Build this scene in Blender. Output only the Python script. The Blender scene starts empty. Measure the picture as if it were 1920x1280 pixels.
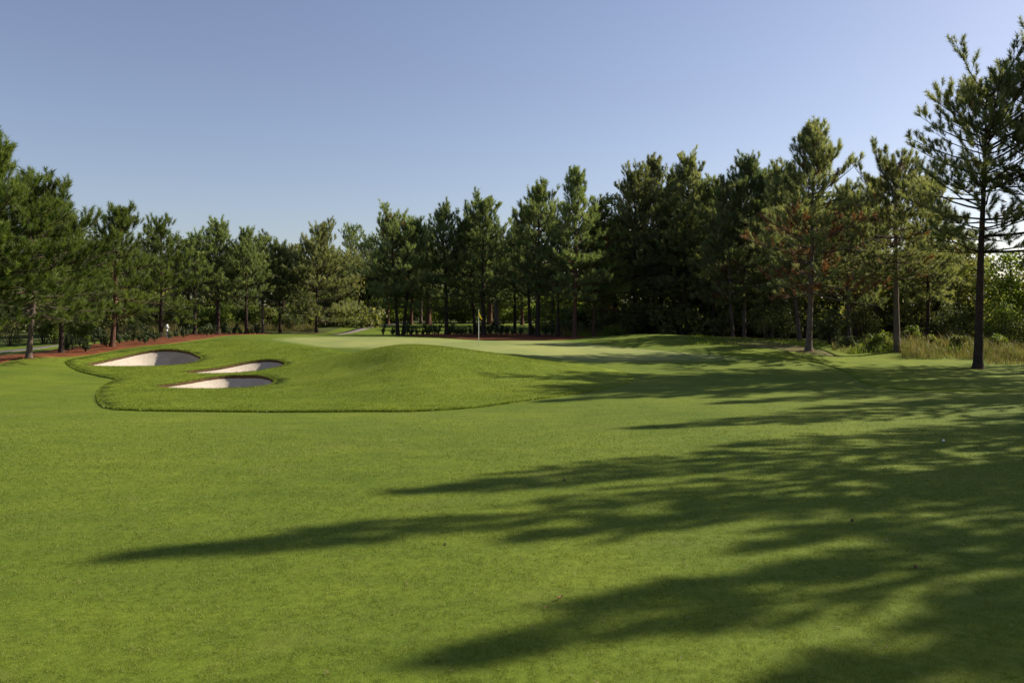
import bpy, math, random
import numpy as np
from mathutils import Vector
from mathutils.geometry import delaunay_2d_cdt

C = bpy.context
S = C.scene
COL = S.collection

# ------------------------------------------------------------------ camera, light, exposure
FPX = 1493.0          # focal length in photo pixels (28 mm on a 36 mm wide sensor)
HOR = 585.0           # horizon row
EYE = 3.0
cam_d = bpy.data.cameras.new("camera")
cam = bpy.data.objects.new("camera", cam_d)
COL.objects.link(cam)
cam.location = (0, 0, EYE)
cam.rotation_euler = (math.pi / 2, 0, 0)
cam_d.sensor_width = 36.0
cam_d.lens = 36.0 * FPX / 1920.0
cam_d.shift_y = -(640.0 - HOR) / 1920.0
cam_d.clip_start = 0.1
cam_d.clip_end = 5000
S.camera = cam

SUN_EL = math.radians(33.0)
SUN_AZ = math.radians(22.0)      # measured from +X towards +Y
SDIR = Vector((math.cos(SUN_EL) * math.cos(SUN_AZ), math.cos(SUN_EL) * math.sin(SUN_AZ), math.sin(SUN_EL)))

w = bpy.data.worlds.new("World")
S.world = w
w.use_nodes = True
nt = w.node_tree
nt.nodes.clear()
sky = nt.nodes.new("ShaderNodeTexSky")
sky.sky_type = 'NISHITA'
sky.sun_disc = False
sky.sun_elevation = SUN_EL
sky.sun_rotation = math.pi / 2 - SUN_AZ
sky.altitude = 30
sky.air_density = 1.0
sky.dust_density = 1.0
sky.ozone_density = 1.5
bg = nt.nodes.new("ShaderNodeBackground")
bg.inputs[1].default_value = 0.070
wo = nt.nodes.new("ShaderNodeOutputWorld")
hs = nt.nodes.new("ShaderNodeHueSaturation")      # the photo's air is a little more lavender than the model's
hs.inputs["Saturation"].default_value = 0.88
hs.inputs["Hue"].default_value = 0.506
nt.links.new(sky.outputs[0], hs.inputs["Color"])
tint = nt.nodes.new("ShaderNodeMix"); tint.data_type = 'RGBA'; tint.blend_type = 'MULTIPLY'
tint.inputs[0].default_value = 1.0; tint.inputs[7].default_value = (1.02, 0.985, 1.04, 1)
nt.links.new(hs.outputs[0], tint.inputs[6])
nt.links.new(tint.outputs[2], bg.inputs[0])
nt.links.new(bg.outputs[0], wo.inputs[0])

sd = bpy.data.lights.new("sun", 'SUN')
sd.energy = 4.9
sd.angle = math.radians(0.53)
sd.color = (1.0, 0.90, 0.74)
so = bpy.data.objects.new("sun", sd)
COL.objects.link(so)
so.rotation_euler = SDIR.to_track_quat('Z', 'Y').to_euler()
so.location = (60, 30, 40)

S.view_settings.view_transform = 'Standard'
S.view_settings.look = 'None'
S.view_settings.exposure = 0.82
S.view_settings.gamma = 1.0
S.cycles.use_denoising = True
S.cycles.denoiser = 'OPENIMAGEDENOISE'
S.cycles.denoising_input_passes = 'RGB_ALBEDO_NORMAL'
S.cycles.max_bounces = 12
S.cycles.diffuse_bounces = 9
S.cycles.transmission_bounces = 8
S.cycles.transparent_max_bounces = 4
S.cycles.sample_clamp_indirect = 8.0

# ------------------------------------------------------------------ helpers
def P(px, py, Y):
    return ((px - 960.0) / FPX * Y, Y, EYE - (py - HOR) / FPX * Y)

def tag(o, label=None, cat=None, group=None, kind=None):
    if label: o['label'] = label
    if cat: o['category'] = cat
    if group: o['group'] = group
    if kind: o['kind'] = kind
    return o

def empty(name, loc, rz=0.0):
    o = bpy.data.objects.new(name, None)
    COL.objects.link(o)
    o.location = loc
    o.rotation_euler = (0, 0, rz)
    o.empty_display_size = 0.3
    return o

def mk(name, V, F, mats, parent=None, smooth=False, tone=None, midx=None):
    """one mesh object from numpy vertices and a list of face arrays"""
    V = np.asarray(V, dtype=np.float32)
    if isinstance(F, np.ndarray): F = [F]
    F = [np.asarray(f, dtype=np.int32) for f in F if len(f)]
    me = bpy.data.meshes.new(name)
    me.vertices.add(len(V))
    me.vertices.foreach_set("co", V.ravel())
    nl = sum(f.size for f in F)
    npoly = sum(len(f) for f in F)
    me.loops.add(nl)
    me.polygons.add(npoly)
    me.loops.foreach_set("vertex_index", np.concatenate([f.ravel() for f in F]))
    starts = []
    off = 0
    for f in F:
        k = f.shape[1]
        starts.append(off + np.arange(len(f), dtype=np.int32) * k)
        off += f.size
    me.polygons.foreach_set("loop_start", np.concatenate(starts).astype(np.int32))
    me.polygons.foreach_set("use_smooth", np.full(npoly, smooth, dtype=bool))
    if midx is not None:
        me.polygons.foreach_set("material_index", np.asarray(midx, dtype=np.int32))
    if tone is not None:
        a = me.attributes.new("tone", 'FLOAT', 'POINT')
        a.data.foreach_set("value", np.asarray(tone, dtype=np.float32))
    if not isinstance(mats, (list, tuple)): mats = [mats]
    for m in mats: me.materials.append(m)
    me.update(calc_edges=True)
    o = bpy.data.objects.new(name, me)
    COL.objects.link(o)
    if parent is not None: o.parent = parent
    return o

def copy_tree(o, parent=None):
    c = o.copy()
    COL.objects.link(c)
    if parent is not None: c.parent = parent
    for ch in list(o.children): copy_tree(ch, c)
    return c

class Geo:
    """collects tubes into one vertex / quad list"""
    def __init__(self): self.V = []; self.F = []; self.n = 0
    def tube(self, pts, rad, sides=5, cap=False):
        pts = np.asarray(pts, float); n = len(pts)
        d = np.gradient(pts, axis=0)
        d /= np.linalg.norm(d, axis=1)[:, None] + 1e-9
        ref = np.array([0, 0, 1.0]) if abs(d[0][2]) < 0.8 else np.array([1.0, 0, 0])
        u = np.cross(d, ref); u /= np.linalg.norm(u, axis=1)[:, None] + 1e-9
        v = np.cross(d, u)
        a = np.arange(sides) * 2 * math.pi / sides
        ring = pts[:, None, :] + np.asarray(rad)[:, None, None] * (np.cos(a)[None, :, None] * u[:, None, :] + np.sin(a)[None, :, None] * v[:, None, :])
        self.V.append(ring.reshape(-1, 3))
        i = np.arange(n - 1)[:, None] * sides; j = np.arange(sides)[None, :]; k = (j + 1) % sides
        q = np.stack([i + j, i + k, i + sides + k, i + sides + j], axis=-1).reshape(-1, 4) + self.n
        self.F.append(q)
        self.n += n * sides
    def build(self, name, mat, parent, smooth=True):
        return mk(name, np.concatenate(self.V), np.concatenate(self.F), mat, parent, smooth)

# ------------------------------------------------------------------ materials
def nodes_of(m):
    m.use_nodes = True
    t = m.node_tree
    t.nodes.clear()
    return t, t.nodes, t.links

def N(t, kind, **kw):
    n = t.nodes.new(kind)
    for k, v in kw.items(): setattr(n, k, v)
    return n

def noise(t, vec, scale, detail=3, rough=0.6, dist=0.0):
    n = N(t, "ShaderNodeTexNoise")
    n.inputs["Scale"].default_value = scale
    n.inputs["Detail"].default_value = detail
    n.inputs["Roughness"].default_value = rough
    n.inputs["Distortion"].default_value = dist
    t.links.new(vec, n.inputs["Vector"])
    return n.outputs["Fac"]

def ramp(t, fac, stops):
    r = N(t, "ShaderNodeValToRGB")
    el = r.color_ramp.elements
    while len(el) < len(stops): el.new(0.5)
    for e, (p, c) in zip(el, stops):
        e.position = p; e.color = (*c, 1)
    t.links.new(fac, r.inputs[0])
    return r.outputs[0]

def mixc(t, fac, a, b, mode='MIX'):
    m = N(t, "ShaderNodeMix", data_type='RGBA', blend_type=mode)
    if isinstance(fac, (int, float)): m.inputs[0].default_value = fac
    else: t.links.new(fac, m.inputs[0])
    for s, i in ((a, 6), (b, 7)):
        if isinstance(s, tuple): m.inputs[i].default_value = (*s, 1)
        else: t.links.new(s, m.inputs[i])
    return m.outputs[2]

def objvec(t, scale=None):
    c = N(t, "ShaderNodeTexCoord").outputs["Object"]
    if scale is None: return c
    mp = N(t, "ShaderNodeMapping")
    mp.inputs["Scale"].default_value = scale
    t.links.new(c, mp.inputs[0])
    return mp.outputs[0]

def turf(name, dark, mid, light, dry=(0.16, 0.14, 0.05), dry_amt=0.35, bump=0.5, fine=55.0, sheen=0.0):
    m = bpy.data.materials.new(name)
    t, ns, L = nodes_of(m)
    v = objvec(t)
    big = noise(t, v, 0.16, 4, 0.6)
    med = noise(t, objvec(t, (0.6, 1.3, 1)), 1.1, 5, 0.65)
    fin = noise(t, v, fine, 3, 0.75)
    fin2 = noise(t, objvec(t, (1, 1, 1)), fine * 0.22, 4, 0.7)
    c1 = ramp(t, fin, [(0.30, dark), (0.52, mid), (0.74, light)])
    c2 = ramp(t, fin2, [(0.30, dark), (0.55, mid), (0.75, light)])
    c = mixc(t, 0.5, c1, c2)
    br = ramp(t, big, [(0.3, (0.74, 0.82, 0.72)), (0.7, (1.22, 1.13, 1.05))])
    c = mixc(t, 1.0, c, br, 'MULTIPLY')
    br2 = ramp(t, med, [(0.28, (0.80, 0.83, 0.85)), (0.72, (1.18, 1.14, 1.05))])
    c = mixc(t, 1.0, c, br2, 'MULTIPLY')
    patch = noise(t, objvec(t, (0.7, 1.0, 1)), 0.55, 5, 0.7, 0.6)
    pf = ramp(t, patch, [(0.56, (0, 0, 0)), (0.74, (dry_amt,) * 3)])
    c = mixc(t, pf, c, dry)
    b = N(t, "ShaderNodeBsdfPrincipled")
    b.inputs["Roughness"].default_value = 0.85
    b.inputs["Specular IOR Level"].default_value = 0.12
    if sheen:
        b.inputs["Sheen Weight"].default_value = sheen
        b.inputs["Sheen Roughness"].default_value = 0.6
        b.inputs["Sheen Tint"].default_value = (0.55, 0.65, 0.25, 1)
    L.new(c, b.inputs["Base Color"])
    add = N(t, "ShaderNodeMath", operation='ADD')
    L.new(fin, add.inputs[0]); L.new(fin2, add.inputs[1])
    bp = N(t, "ShaderNodeBump")
    bp.inputs["Strength"].default_value = bump
    bp.inputs["Distance"].default_value = 0.03
    L.new(add.outputs[0], bp.inputs["Height"])
    L.new(bp.outputs[0], b.inputs["Normal"])
    o = N(t, "ShaderNodeOutputMaterial")
    L.new(b.outputs[0], o.inputs[0])
    return m

def foliage(name, stops, trans=0.35, nscale=0.5, rough=0.55):
    """needles / leaves: tone attribute picks the colour, a little light passes through"""
    m = bpy.data.materials.new(name)
    t, ns, L = nodes_of(m)
    a = N(t, "ShaderNodeAttribute", attribute_name="tone")
    v = objvec(t)
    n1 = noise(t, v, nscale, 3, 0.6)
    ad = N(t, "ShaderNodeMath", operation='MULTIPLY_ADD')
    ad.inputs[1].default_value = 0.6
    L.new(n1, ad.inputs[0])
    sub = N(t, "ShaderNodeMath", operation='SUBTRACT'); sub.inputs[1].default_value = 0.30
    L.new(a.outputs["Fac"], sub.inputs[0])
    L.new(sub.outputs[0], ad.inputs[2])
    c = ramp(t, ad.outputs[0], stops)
    oi = N(t, "ShaderNodeObjectInfo")
    hv = N(t, "ShaderNodeHueSaturation")
    mr = N(t, "ShaderNodeMapRange")
    mr.inputs[3].default_value = 0.8; mr.inputs[4].default_value = 1.2
    L.new(oi.outputs["Random"], mr.inputs[0])
    L.new(mr.outputs[0], hv.inputs["Value"])
    L.new(c, hv.inputs["Color"])
    d = N(t, "ShaderNodeBsdfPrincipled")
    d.inputs["Roughness"].default_value = rough
    d.inputs["Specular IOR Level"].default_value = 0.25
    L.new(hv.outputs[0], d.inputs["Base Color"])
    tr = N(t, "ShaderNodeBsdfTranslucent")
    tc = mixc(t, 1.0, hv.outputs[0], (1.25, 1.25, 0.6), 'MULTIPLY')
    L.new(tc, tr.inputs[0])
    mx = N(t, "ShaderNodeMixShader")
    mx.inputs[0].default_value = trans
    L.new(d.outputs[0], mx.inputs[1]); L.new(tr.outputs[0], mx.inputs[2])
    o = N(t, "ShaderNodeOutputMaterial")
    L.new(mx.outputs[0], o.inputs[0])
    return m

def bark(name, dark, light, red, scale=1.0):
    m = bpy.data.materials.new(name)
    t, ns, L = nodes_of(m)
    n1 = noise(t, objvec(t, (9 * scale, 9 * scale, 2.2 * scale)), 1.6, 5, 0.7, 0.5)
    n2 = noise(t, objvec(t), 0.7, 3)
    c = ramp(t, n1, [(0.3, dark), (0.7, light)])
    rf = ramp(t, n2, [(0.45, (0, 0, 0)), (0.75, (0.6,) * 3)])
    c = mixc(t, rf, c, red)
    b = N(t, "ShaderNodeBsdfPrincipled")
    b.inputs["Roughness"].default_value = 0.9
    b.inputs["Specular IOR Level"].default_value = 0.1
    L.new(c, b.inputs["Base Color"])
    bp = N(t, "ShaderNodeBump"); bp.inputs["Strength"].default_value = 0.9; bp.inputs["Distance"].default_value = 0.05
    L.new(n1, bp.inputs["Height"]); L.new(bp.outputs[0], b.inputs["Normal"])
    o = N(t, "ShaderNodeOutputMaterial"); L.new(b.outputs[0], o.inputs[0])
    return m

def rough_mat(name, stops, scale, bump=0.5, dist=0.03, stretch=None, rgh=0.9):
    m = bpy.data.materials.new(name)
    t, ns, L = nodes_of(m)
    v = objvec(t, stretch) if stretch else objvec(t)
    n1 = noise(t, v, scale, 5, 0.7)
    n2 = noise(t, objvec(t), scale * 0.12, 3, 0.6)
    mm = N(t, "ShaderNodeMath", operation='MULTIPLY_ADD'); mm.inputs[1].default_value = 0.5
    hf = N(t, "ShaderNodeMath", operation='MULTIPLY'); hf.inputs[1].default_value = 0.5
    L.new(n2, hf.inputs[0]); L.new(n1, mm.inputs[0]); L.new(hf.outputs[0], mm.inputs[2])
    c = ramp(t, mm.outputs[0], stops)
    b = N(t, "ShaderNodeBsdfPrincipled")
    b.inputs["Roughness"].default_value = rgh
    b.inputs["Specular IOR Level"].default_value = 0.15
    L.new(c, b.inputs["Base Color"])
    bp = N(t, "ShaderNodeBump"); bp.inputs["Strength"].default_value = bump; bp.inputs["Distance"].default_value = dist
    L.new(n1, bp.inputs["Height"]); L.new(bp.outputs[0], b.inputs["Normal"])
    o = N(t, "ShaderNodeOutputMaterial"); L.new(b.outputs[0], o.inputs[0])
    return m

def plain(name, col, rgh=0.5, trans=0.0):
    m = bpy.data.materials.new(name)
    t, ns, L = nodes_of(m)
    n1 = noise(t, objvec(t), 30.0, 3)
    c = mixc(t, 1.0, col, ramp(t, n1, [(0.3, (0.88,) * 3), (0.7, (1.05,) * 3)]), 'MULTIPLY')
    b = N(t, "ShaderNodeBsdfPrincipled"); b.inputs["Roughness"].default_value = rgh
    L.new(c, b.inputs["Base Color"])
    o = N(t, "ShaderNodeOutputMaterial")
    if trans:
        tr = N(t, "ShaderNodeBsdfTranslucent"); L.new(c, tr.inputs[0])
        mx = N(t, "ShaderNodeMixShader"); mx.inputs[0].default_value = trans
        L.new(b.outputs[0], mx.inputs[1]); L.new(tr.outputs[0], mx.inputs[2]); L.new(mx.outputs[0], o.inputs[0])
    else: L.new(b.outputs[0], o.inputs[0])
    return m

M = {}
M['fairway'] = turf("fairway_turf", (0.049, 0.088, 0.007), (0.110, 0.153, 0.015), (0.186, 0.221, 0.037), dry_amt=0.30, bump=0.3)
M['rough'] = turf("rough_turf", (0.066, 0.108, 0.007), (0.132, 0.180, 0.014), (0.20, 0.238, 0.030), dry_amt=0.2, bump=0.7, fine=26.0)
M['green'] = turf("green_turf", (0.19, 0.225, 0.075), (0.225, 0.255, 0.09), (0.26, 0.28, 0.105), dry=(0.28, 0.24, 0.10), dry_amt=0.5, bump=0.1, fine=60.0)
M['fringe'] = turf("fringe_turf", (0.115, 0.155, 0.038), (0.155, 0.195, 0.048), (0.20, 0.235, 0.066), dry_amt=0.3, bump=0.15, fine=60.0)
M['wild'] = turf("wild_ground", (0.03, 0.045, 0.012), (0.06, 0.08, 0.02), (0.11, 0.12, 0.04), dry=(0.13, 0.09, 0.05), dry_amt=0.8, bump=1.0, fine=18.0)
M['sand'] = rough_mat("bunker_sand", [(0.28, (0.28, 0.24, 0.19)), (0.5, (0.37, 0.325, 0.27)), (0.72, (0.44, 0.395, 0.335))], 6.0, 0.7, 0.05)
M['lip'] = rough_mat("bunker_lip_soil", [(0.3, (0.03, 0.022, 0.010)), (0.7, (0.12, 0.07, 0.03))], 22.0, 0.8)
M['mulch'] = rough_mat("pine_straw_mulch", [(0.30, (0.04, 0.016, 0.008)), (0.5, (0.155, 0.048, 0.018)), (0.72, (0.28, 0.115, 0.05))], 9.0, 1.0, 0.10, (1, 1.6, 1))
M['bank'] = rough_mat("bare_bank_soil", [(0.30, (0.05, 0.05, 0.016)), (0.48, (0.09, 0.105, 0.026)), (0.60, (0.13, 0.09, 0.042)), (0.75, (0.21, 0.085, 0.04))], 5.0, 1.0, 0.08)
M['path'] = rough_mat("path_concrete_shaded", [(0.3, (0.10, 0.09, 0.08)), (0.7, (0.16, 0.145, 0.13))], 8.0, 0.2)  # tree shade over the far path is put into this darker grey
M['needle'] = foliage("pine_needles", [(0.1, (0.070, 0.105, 0.050)), (0.5, (0.165, 0.215, 0.094)), (0.9, (0.28, 0.325, 0.15))], 0.50, 0.5, 0.45)
M['needle_warm'] = foliage("pine_needles_lit", [(0.1, (0.058, 0.090, 0.022)), (0.5, (0.125, 0.175, 0.042)), (0.9, (0.21, 0.25, 0.075))], 0.40, 0.5, 0.45)  # lit copy of the needles, warm sunlight put into the colour
M['needle_olive'] = foliage("pine_needles_olive", [(0.1, (0.095, 0.118, 0.060)), (0.5, (0.200, 0.225, 0.110)), (0.9, (0.31, 0.325, 0.17))], 0.50, 0.5, 0.45)
M['dead'] = foliage("dead_needles", [(0.1, (0.10, 0.045, 0.025)), (0.5, (0.21, 0.095, 0.055)), (0.9, (0.29, 0.16, 0.10))], 0.35)
M['leaf'] = foliage("broad_leaves", [(0.1, (0.045, 0.058, 0.022)), (0.5, (0.125, 0.145, 0.048)), (0.9, (0.24, 0.23, 0.095))], 0.48)
M['leaf_bright'] = foliage("bright_leaves", [(0.1, (0.05, 0.08, 0.014)), (0.5, (0.13, 0.18, 0.034)), (0.9, (0.23, 0.26, 0.07))], 0.45)
M['leaf_dark'] = foliage("dark_leaves", [(0.1, (0.034, 0.048, 0.022)), (0.5, (0.080, 0.105, 0.042)), (0.9, (0.16, 0.175, 0.075))], 0.42)
M['shrub'] = foliage("shrub_leaves", [(0.1, (0.02, 0.035, 0.014)), (0.5, (0.045, 0.07, 0.025)), (0.9, (0.10, 0.12, 0.045))], 0.25)
M['straw'] = foliage("tall_grass_blades", [(0.05, (0.05, 0.075, 0.02)), (0.4, (0.11, 0.125, 0.042)), (0.6, (0.18, 0.15, 0.07)), (0.95, (0.29, 0.21, 0.13))], 0.4, 0.9)
M['blade'] = foliage("turf_blades", [(0.05, (0.046, 0.088, 0.007)), (0.5, (0.120, 0.166, 0.017)), (0.95, (0.250, 0.268, 0.066))], 0.30, 0.9)
M['blade_rough'] = foliage("rough_blades", [(0.1, (0.085, 0.130, 0.010)), (0.5, (0.142, 0.190, 0.016)), (0.9, (0.21, 0.25, 0.034))], 0.35, 0.5)
M['bark'] = bark("pine_bark_shaded", (0.014, 0.011, 0.010), (0.075, 0.055, 0.045), (0.09, 0.045, 0.03))  # near-black: the shade of backlit trunks is put into the colour
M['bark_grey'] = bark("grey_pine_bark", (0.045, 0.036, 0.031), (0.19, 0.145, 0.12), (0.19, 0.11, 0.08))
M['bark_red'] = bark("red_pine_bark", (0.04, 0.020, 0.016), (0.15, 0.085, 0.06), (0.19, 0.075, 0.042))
M['white'] = plain("white_paint", (0.8, 0.8, 0.78), 0.4)
M['yellow'] = plain("yellow_cloth", (0.80, 0.62, 0.02), 0.7, 0.35)
M['metal'] = plain("dark_metal", (0.06, 0.06, 0.06), 0.4)
M['black'] = plain("dark_hole", (0.02, 0.02, 0.02), 0.9)
M['dryleaf'] = plain("dry_leaf", (0.34, 0.17, 0.08), 0.7, 0.2)
M['cone'] = rough_mat("cone_scales", [(0.3, (0.10, 0.065, 0.04)), (0.7, (0.28, 0.19, 0.12))], 60.0, 1.0)

# ------------------------------------------------------------------ terrain heights
CP = []
def cp(px, py, Y): CP.append(P(px, py, Y))
# flat foreground fairway
for x in (-60, -40, -22, -10, 0, 10, 22, 40, 60):
    for y in (-30, -12, 0, 6, 12): CP.append((x, y, 0.0))
for x in (-22, -12, -4, 4, 12, 20, 30, 45): CP.append((x, 17, 0.06))
for x in (-20, -12, -5, 2, 10): CP.append((x, 21, -0.04))
# left
for q in [(0, 730, 31), (0, 700, 35), (0, 682, 40), (55, 667, 41), (0, 660, 50), (120, 648, 52), (100, 700, 37), (150, 720, 33), (200, 745, 28.5), (240, 770, 25),
          (200, 687, 40.5), (160, 684, 42), (250, 688, 40.3), (300, 657, 46.8), (370, 666, 46), (385, 676, 43.5), (225, 664, 46.5), (320, 687, 40.6), (320, 645, 50), (210, 650, 49),
          (302, 632, 62), (365, 626, 67), (240, 640, 57), (130, 634, 66), (0, 640, 70),
          (330, 729, 32.3), (430, 730, 32), (520, 722, 34.5), (440, 706, 37), (380, 714, 35.5), (430, 701, 37.8), (500, 674, 42.6), (540, 684, 41.5), (400, 688, 41),
          (400, 772, 25), (550, 773, 25), (560, 735, 31), (600, 700, 36), (620, 672, 42), (560, 655, 46.5), (450, 648, 48.5), (420, 634, 54), (480, 628, 56),
          (600, 624, 76), (525, 624, 75), (463, 627, 70), (600, 652, 48.5)]: cp(*q)
# front mound
for q in [(760, 772, 25), (900, 764, 26), (1050, 745, 28), (1150, 722, 32.5), (1190, 708, 36),
          (700, 730, 30), (700, 695, 35),  (760, 738, 28.5), (760, 700, 32), (760, 672, 34.6), (760, 654, 36.6), (760, 648, 38.3), (830, 725, 30), (850, 695, 33), (850, 664, 36.6), (850, 655, 38.6), (700, 656, 38.2),
          (950, 722, 31), (950, 692, 34.5), (950, 670, 38), (1050, 700, 35.5), (1050, 683, 40), (645, 700, 36), (655, 665, 43), (620, 715, 33)]: cp(*q)
for q in [(760, 655, 44.5), (850, 657, 44), (680, 650, 47)]: cp(*q)
# green
for q in [(620, 634, 55), (760, 633, 57), (900, 638.5, 57), (1000, 638.5, 57), (900, 648, 50), (800, 643, 51), (700, 640, 52), (1000, 653, 48), (1100, 645, 54),
          (1100, 660, 48), (1100, 675, 43.5), (1200, 662, 49), (1300, 668, 46.5), (1200, 680, 42)]: cp(*q)
# right mound and right side
for q in [(1130, 634, 58), (1200, 627, 59), (1270, 629, 58.5), (1200, 645, 54), (1300, 650, 52.5), (1300, 633, 58), (1400, 642, 55), (1400, 660, 49.5), (1500, 656, 50.5), (1500, 672, 46),
          (1517, 658, 50), (1600, 668, 49), (1682, 660, 50), (1600, 690, 42), (1700, 680, 45.5), (1833, 692, 43), (1920, 690, 44), (2100, 690, 44), (1300, 690, 41), (1400, 720, 33), (1500, 710, 36), (1500, 750, 27), (1650, 725, 32.5),
          (1800, 730, 31), (1920, 740, 29), (1250, 730, 31), (1250, 770, 24.5), (1400, 770, 24), (1700, 770, 24.2), (1900, 780, 23)]: cp(*q)
# beyond
for q in [(747, 629, 72), (838, 628, 73), (907, 628, 72.5), (1008, 630, 69.5), (1078, 634, 66), (1113, 632, 69), (640, 616, 82), (700, 619, 82), (800, 620, 85), (1000, 621, 84),
          (700, 606, 100), (800, 607, 100), (900, 607, 100), (1040, 609, 96), (560, 622, 78), (450, 622, 76), (1190, 628, 72), (1300, 630, 73), (1400, 632, 70), (1550, 640, 66), (1700, 640, 66), (1900, 650, 62), (1250, 614, 95)]: cp(*q)
for a in range(0, 360, 20):
    r = 190
    x, y = r * math.cos(math.radians(a)), r * math.sin(math.radians(a))
    CP.append((x, y, 1.5 if y > 40 else 0.3))
for x in (-90, -60, 60, 90):
    for y in (60, 100): CP.append((x, y, 1.3))
    CP.append((x, 20, 0.2))
for x in (-60, -30, 0, 30, 60): CP.append((x, 135, 1.6))
CP = np.array(CP)
def _phi(r2): return 0.5 * r2 * np.log(r2 + 1e-6)
def _rbf_fit(pts):
    n = len(pts)
    X = pts[:, :2] / 50.0
    D = ((X[:, None] - X[None]) ** 2).sum(-1)
    K = _phi(D) + 6e-4 * np.eye(n)
    Q = np.hstack([np.ones((n, 1)), X])
    A = np.block([[K, Q], [Q.T, np.zeros((3, 3))]])
    return X, np.linalg.solve(A, np.concatenate([pts[:, 2], np.zeros(3)]))
_X, _W = _rbf_fit(CP)
def heights(xy):
    xy = np.atleast_2d(np.asarray(xy, float))
    out = np.empty(len(xy))
    for i in range(0, len(xy), 20000):
        q = xy[i:i + 20000] / 50.0
        r = np.linalg.norm(q, axis=1)
        D = ((q[:, None] - _X[None]) ** 2).sum(-1)
        h = _phi(D) @ _W[:-3] + _W[-3] + q @ _W[-2:]
        far = np.clip((r * 50 - 130) / 50, 0, 1)
        base = np.where(q[:, 1] > 0.6, 1.5, 0.5)
        out[i:i + 20000] = h * (1 - far) + base * far
    return out
def hz(x, y): return float(heights([(x, y)])[0])

# ------------------------------------------------------------------ ground zones
def smooth_poly(pts, step=0.35):
    pts = np.array(pts, float); n = len(pts); out = []
    for i in range(n):
        p0, p1, p2, p3 = pts[i - 1], pts[i], pts[(i + 1) % n], pts[(i + 2) % n]
        k = max(2, int(np.linalg.norm(p2 - p1) / step))
        for s in np.arange(k) / k:
            out.append(0.5 * ((2 * p1) + (-p0 + p2) * s + (2 * p0 - 5 * p1 + 4 * p2 - p3) * s * s + (-p0 + 3 * p1 - 3 * p2 + p3) * s ** 3))
    return np.array(out)
def zpoly(lst, step=0.35): return smooth_poly([P(*q)[:2] for q in lst], step)
def lin(lst, y0, Y0, y1, Y1): return [(px, py, Y0 + (py - y0) / (y1 - y0) * (Y1 - Y0)) for px, py in lst]

BK = [
 zpoly(lin([(171, 684), (200, 675), (235, 667), (270, 661), (305, 658), (340, 658.5), (365, 662), (380, 669), (376, 675), (358, 680), (330, 684.5), (295, 686.5), (250, 687.5), (205, 687.5)], 658, 46.8, 687, 40.6), 0.22),
 zpoly(lin([(355, 698), (385, 692.5), (420, 686.5), (450, 681), (480, 677), (510, 675.5), (533, 678), (540, 683), (531, 688), (508, 693), (480, 697), (440, 700), (395, 700.5)], 676, 42.3, 700, 38), 0.22),
 zpoly(lin([(303, 726), (335, 721), (370, 715), (400, 710), (430, 707), (460, 706.5), (492, 707.5), (512, 711.5), (520, 716), (507, 720.5), (472, 725.5), (430, 729), (380, 729.5), (335, 729)], 707, 36.8, 729, 32.3), 0.22),
]
ROUGH = zpoly([(125, 684, 41.5), (133, 691, 39.8), (155, 699, 37.8), (190, 707, 36), (222, 713, 34.8), (205, 719, 33.6), (190, 730, 31.4), (184, 745, 28.6), (192, 760, 26.2), (215, 767, 25.3), (270, 771, 25), (400, 772.5, 25), (560, 773, 25), (680, 773, 25), (760, 772, 25), (850, 768, 25.5),
    (920, 762, 26.3), (1000, 752, 27.5), (1060, 743, 28.6), (1130, 731, 30.8), (1172, 720, 33), (1188, 708, 36), (1160, 695, 38.5), (1110, 686, 40), (1050, 682, 40.6), (950, 670, 39.6), (850, 656, 39.8), (760, 649, 39.8), (700, 656, 41), (640, 654, 44.5),
    (570, 650, 48.3), (500, 643, 50.3), (440, 638, 52.5), (395, 640, 51.5), (340, 648, 49.5), (280, 653, 48.3), (220, 660, 47), (165, 671, 44.5), (135, 679, 42.5)], 0.3)
GREEN = zpoly([(530, 641, 52.5), (600, 633, 55.5), (690, 632, 57), (800, 634, 57.5), (900, 638.5, 57), (1000, 638.5, 57), (1060, 640, 55.5), (1140, 648, 52.7), (1240, 657, 50.3), (1340, 666, 47.3), (1345, 670, 45.8), (1250, 674, 44.4), (1130, 676, 43.3), (1060, 672, 43.5), (960, 662, 44), (860, 655, 44.8), (760, 650, 45.5), (680, 648, 46.8), (590, 648, 50)], 0.4)
RROUGH = zpoly([(1345, 660, 49), (1450, 668, 46.3), (1540, 681, 43.5), (1585, 697, 39.8), (1622, 722, 34), (1690, 733, 31.3), (1800, 736, 30.2), (1920, 735, 30.2), (2150, 730, 30.5), (2600, 715, 33), (2700, 680, 50), (2300, 660, 62), (1920, 655, 61), (1700, 646, 61), (1550, 648, 57), (1470, 651, 54)], 0.5)
MULCH_L = zpoly([(-150, 712, 35), (0, 683, 39.8), (70, 675, 41.8), (140, 666, 44.5), (210, 657, 47.5), (270, 650.5, 49.3), (330, 644, 50.8), (390, 637, 54.5), (450, 631, 60), (500, 627, 68.0), (500, 625, 72), (440, 624.5, 73), (360, 625, 70), (300, 630, 64), (230, 638, 57), (180, 645, 52), (130, 653, 49.5), (60, 663, 46), (0, 669, 44.3), (-150, 686, 41)], 0.4)
MULCH_C = zpoly([(738, 631, 68), (790, 634.5, 63), (840, 637.3, 59.5), (900, 638.8, 57.6), (960, 639, 57.4), (1020, 638.6, 57.3), (1075, 637.2, 58.2), (1125, 633.5, 63), (1128, 631, 69), (1060, 628, 73), (990, 626.5, 77), (900, 626, 78), (820, 626.5, 77), (765, 628, 75)], 0.4)
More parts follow.
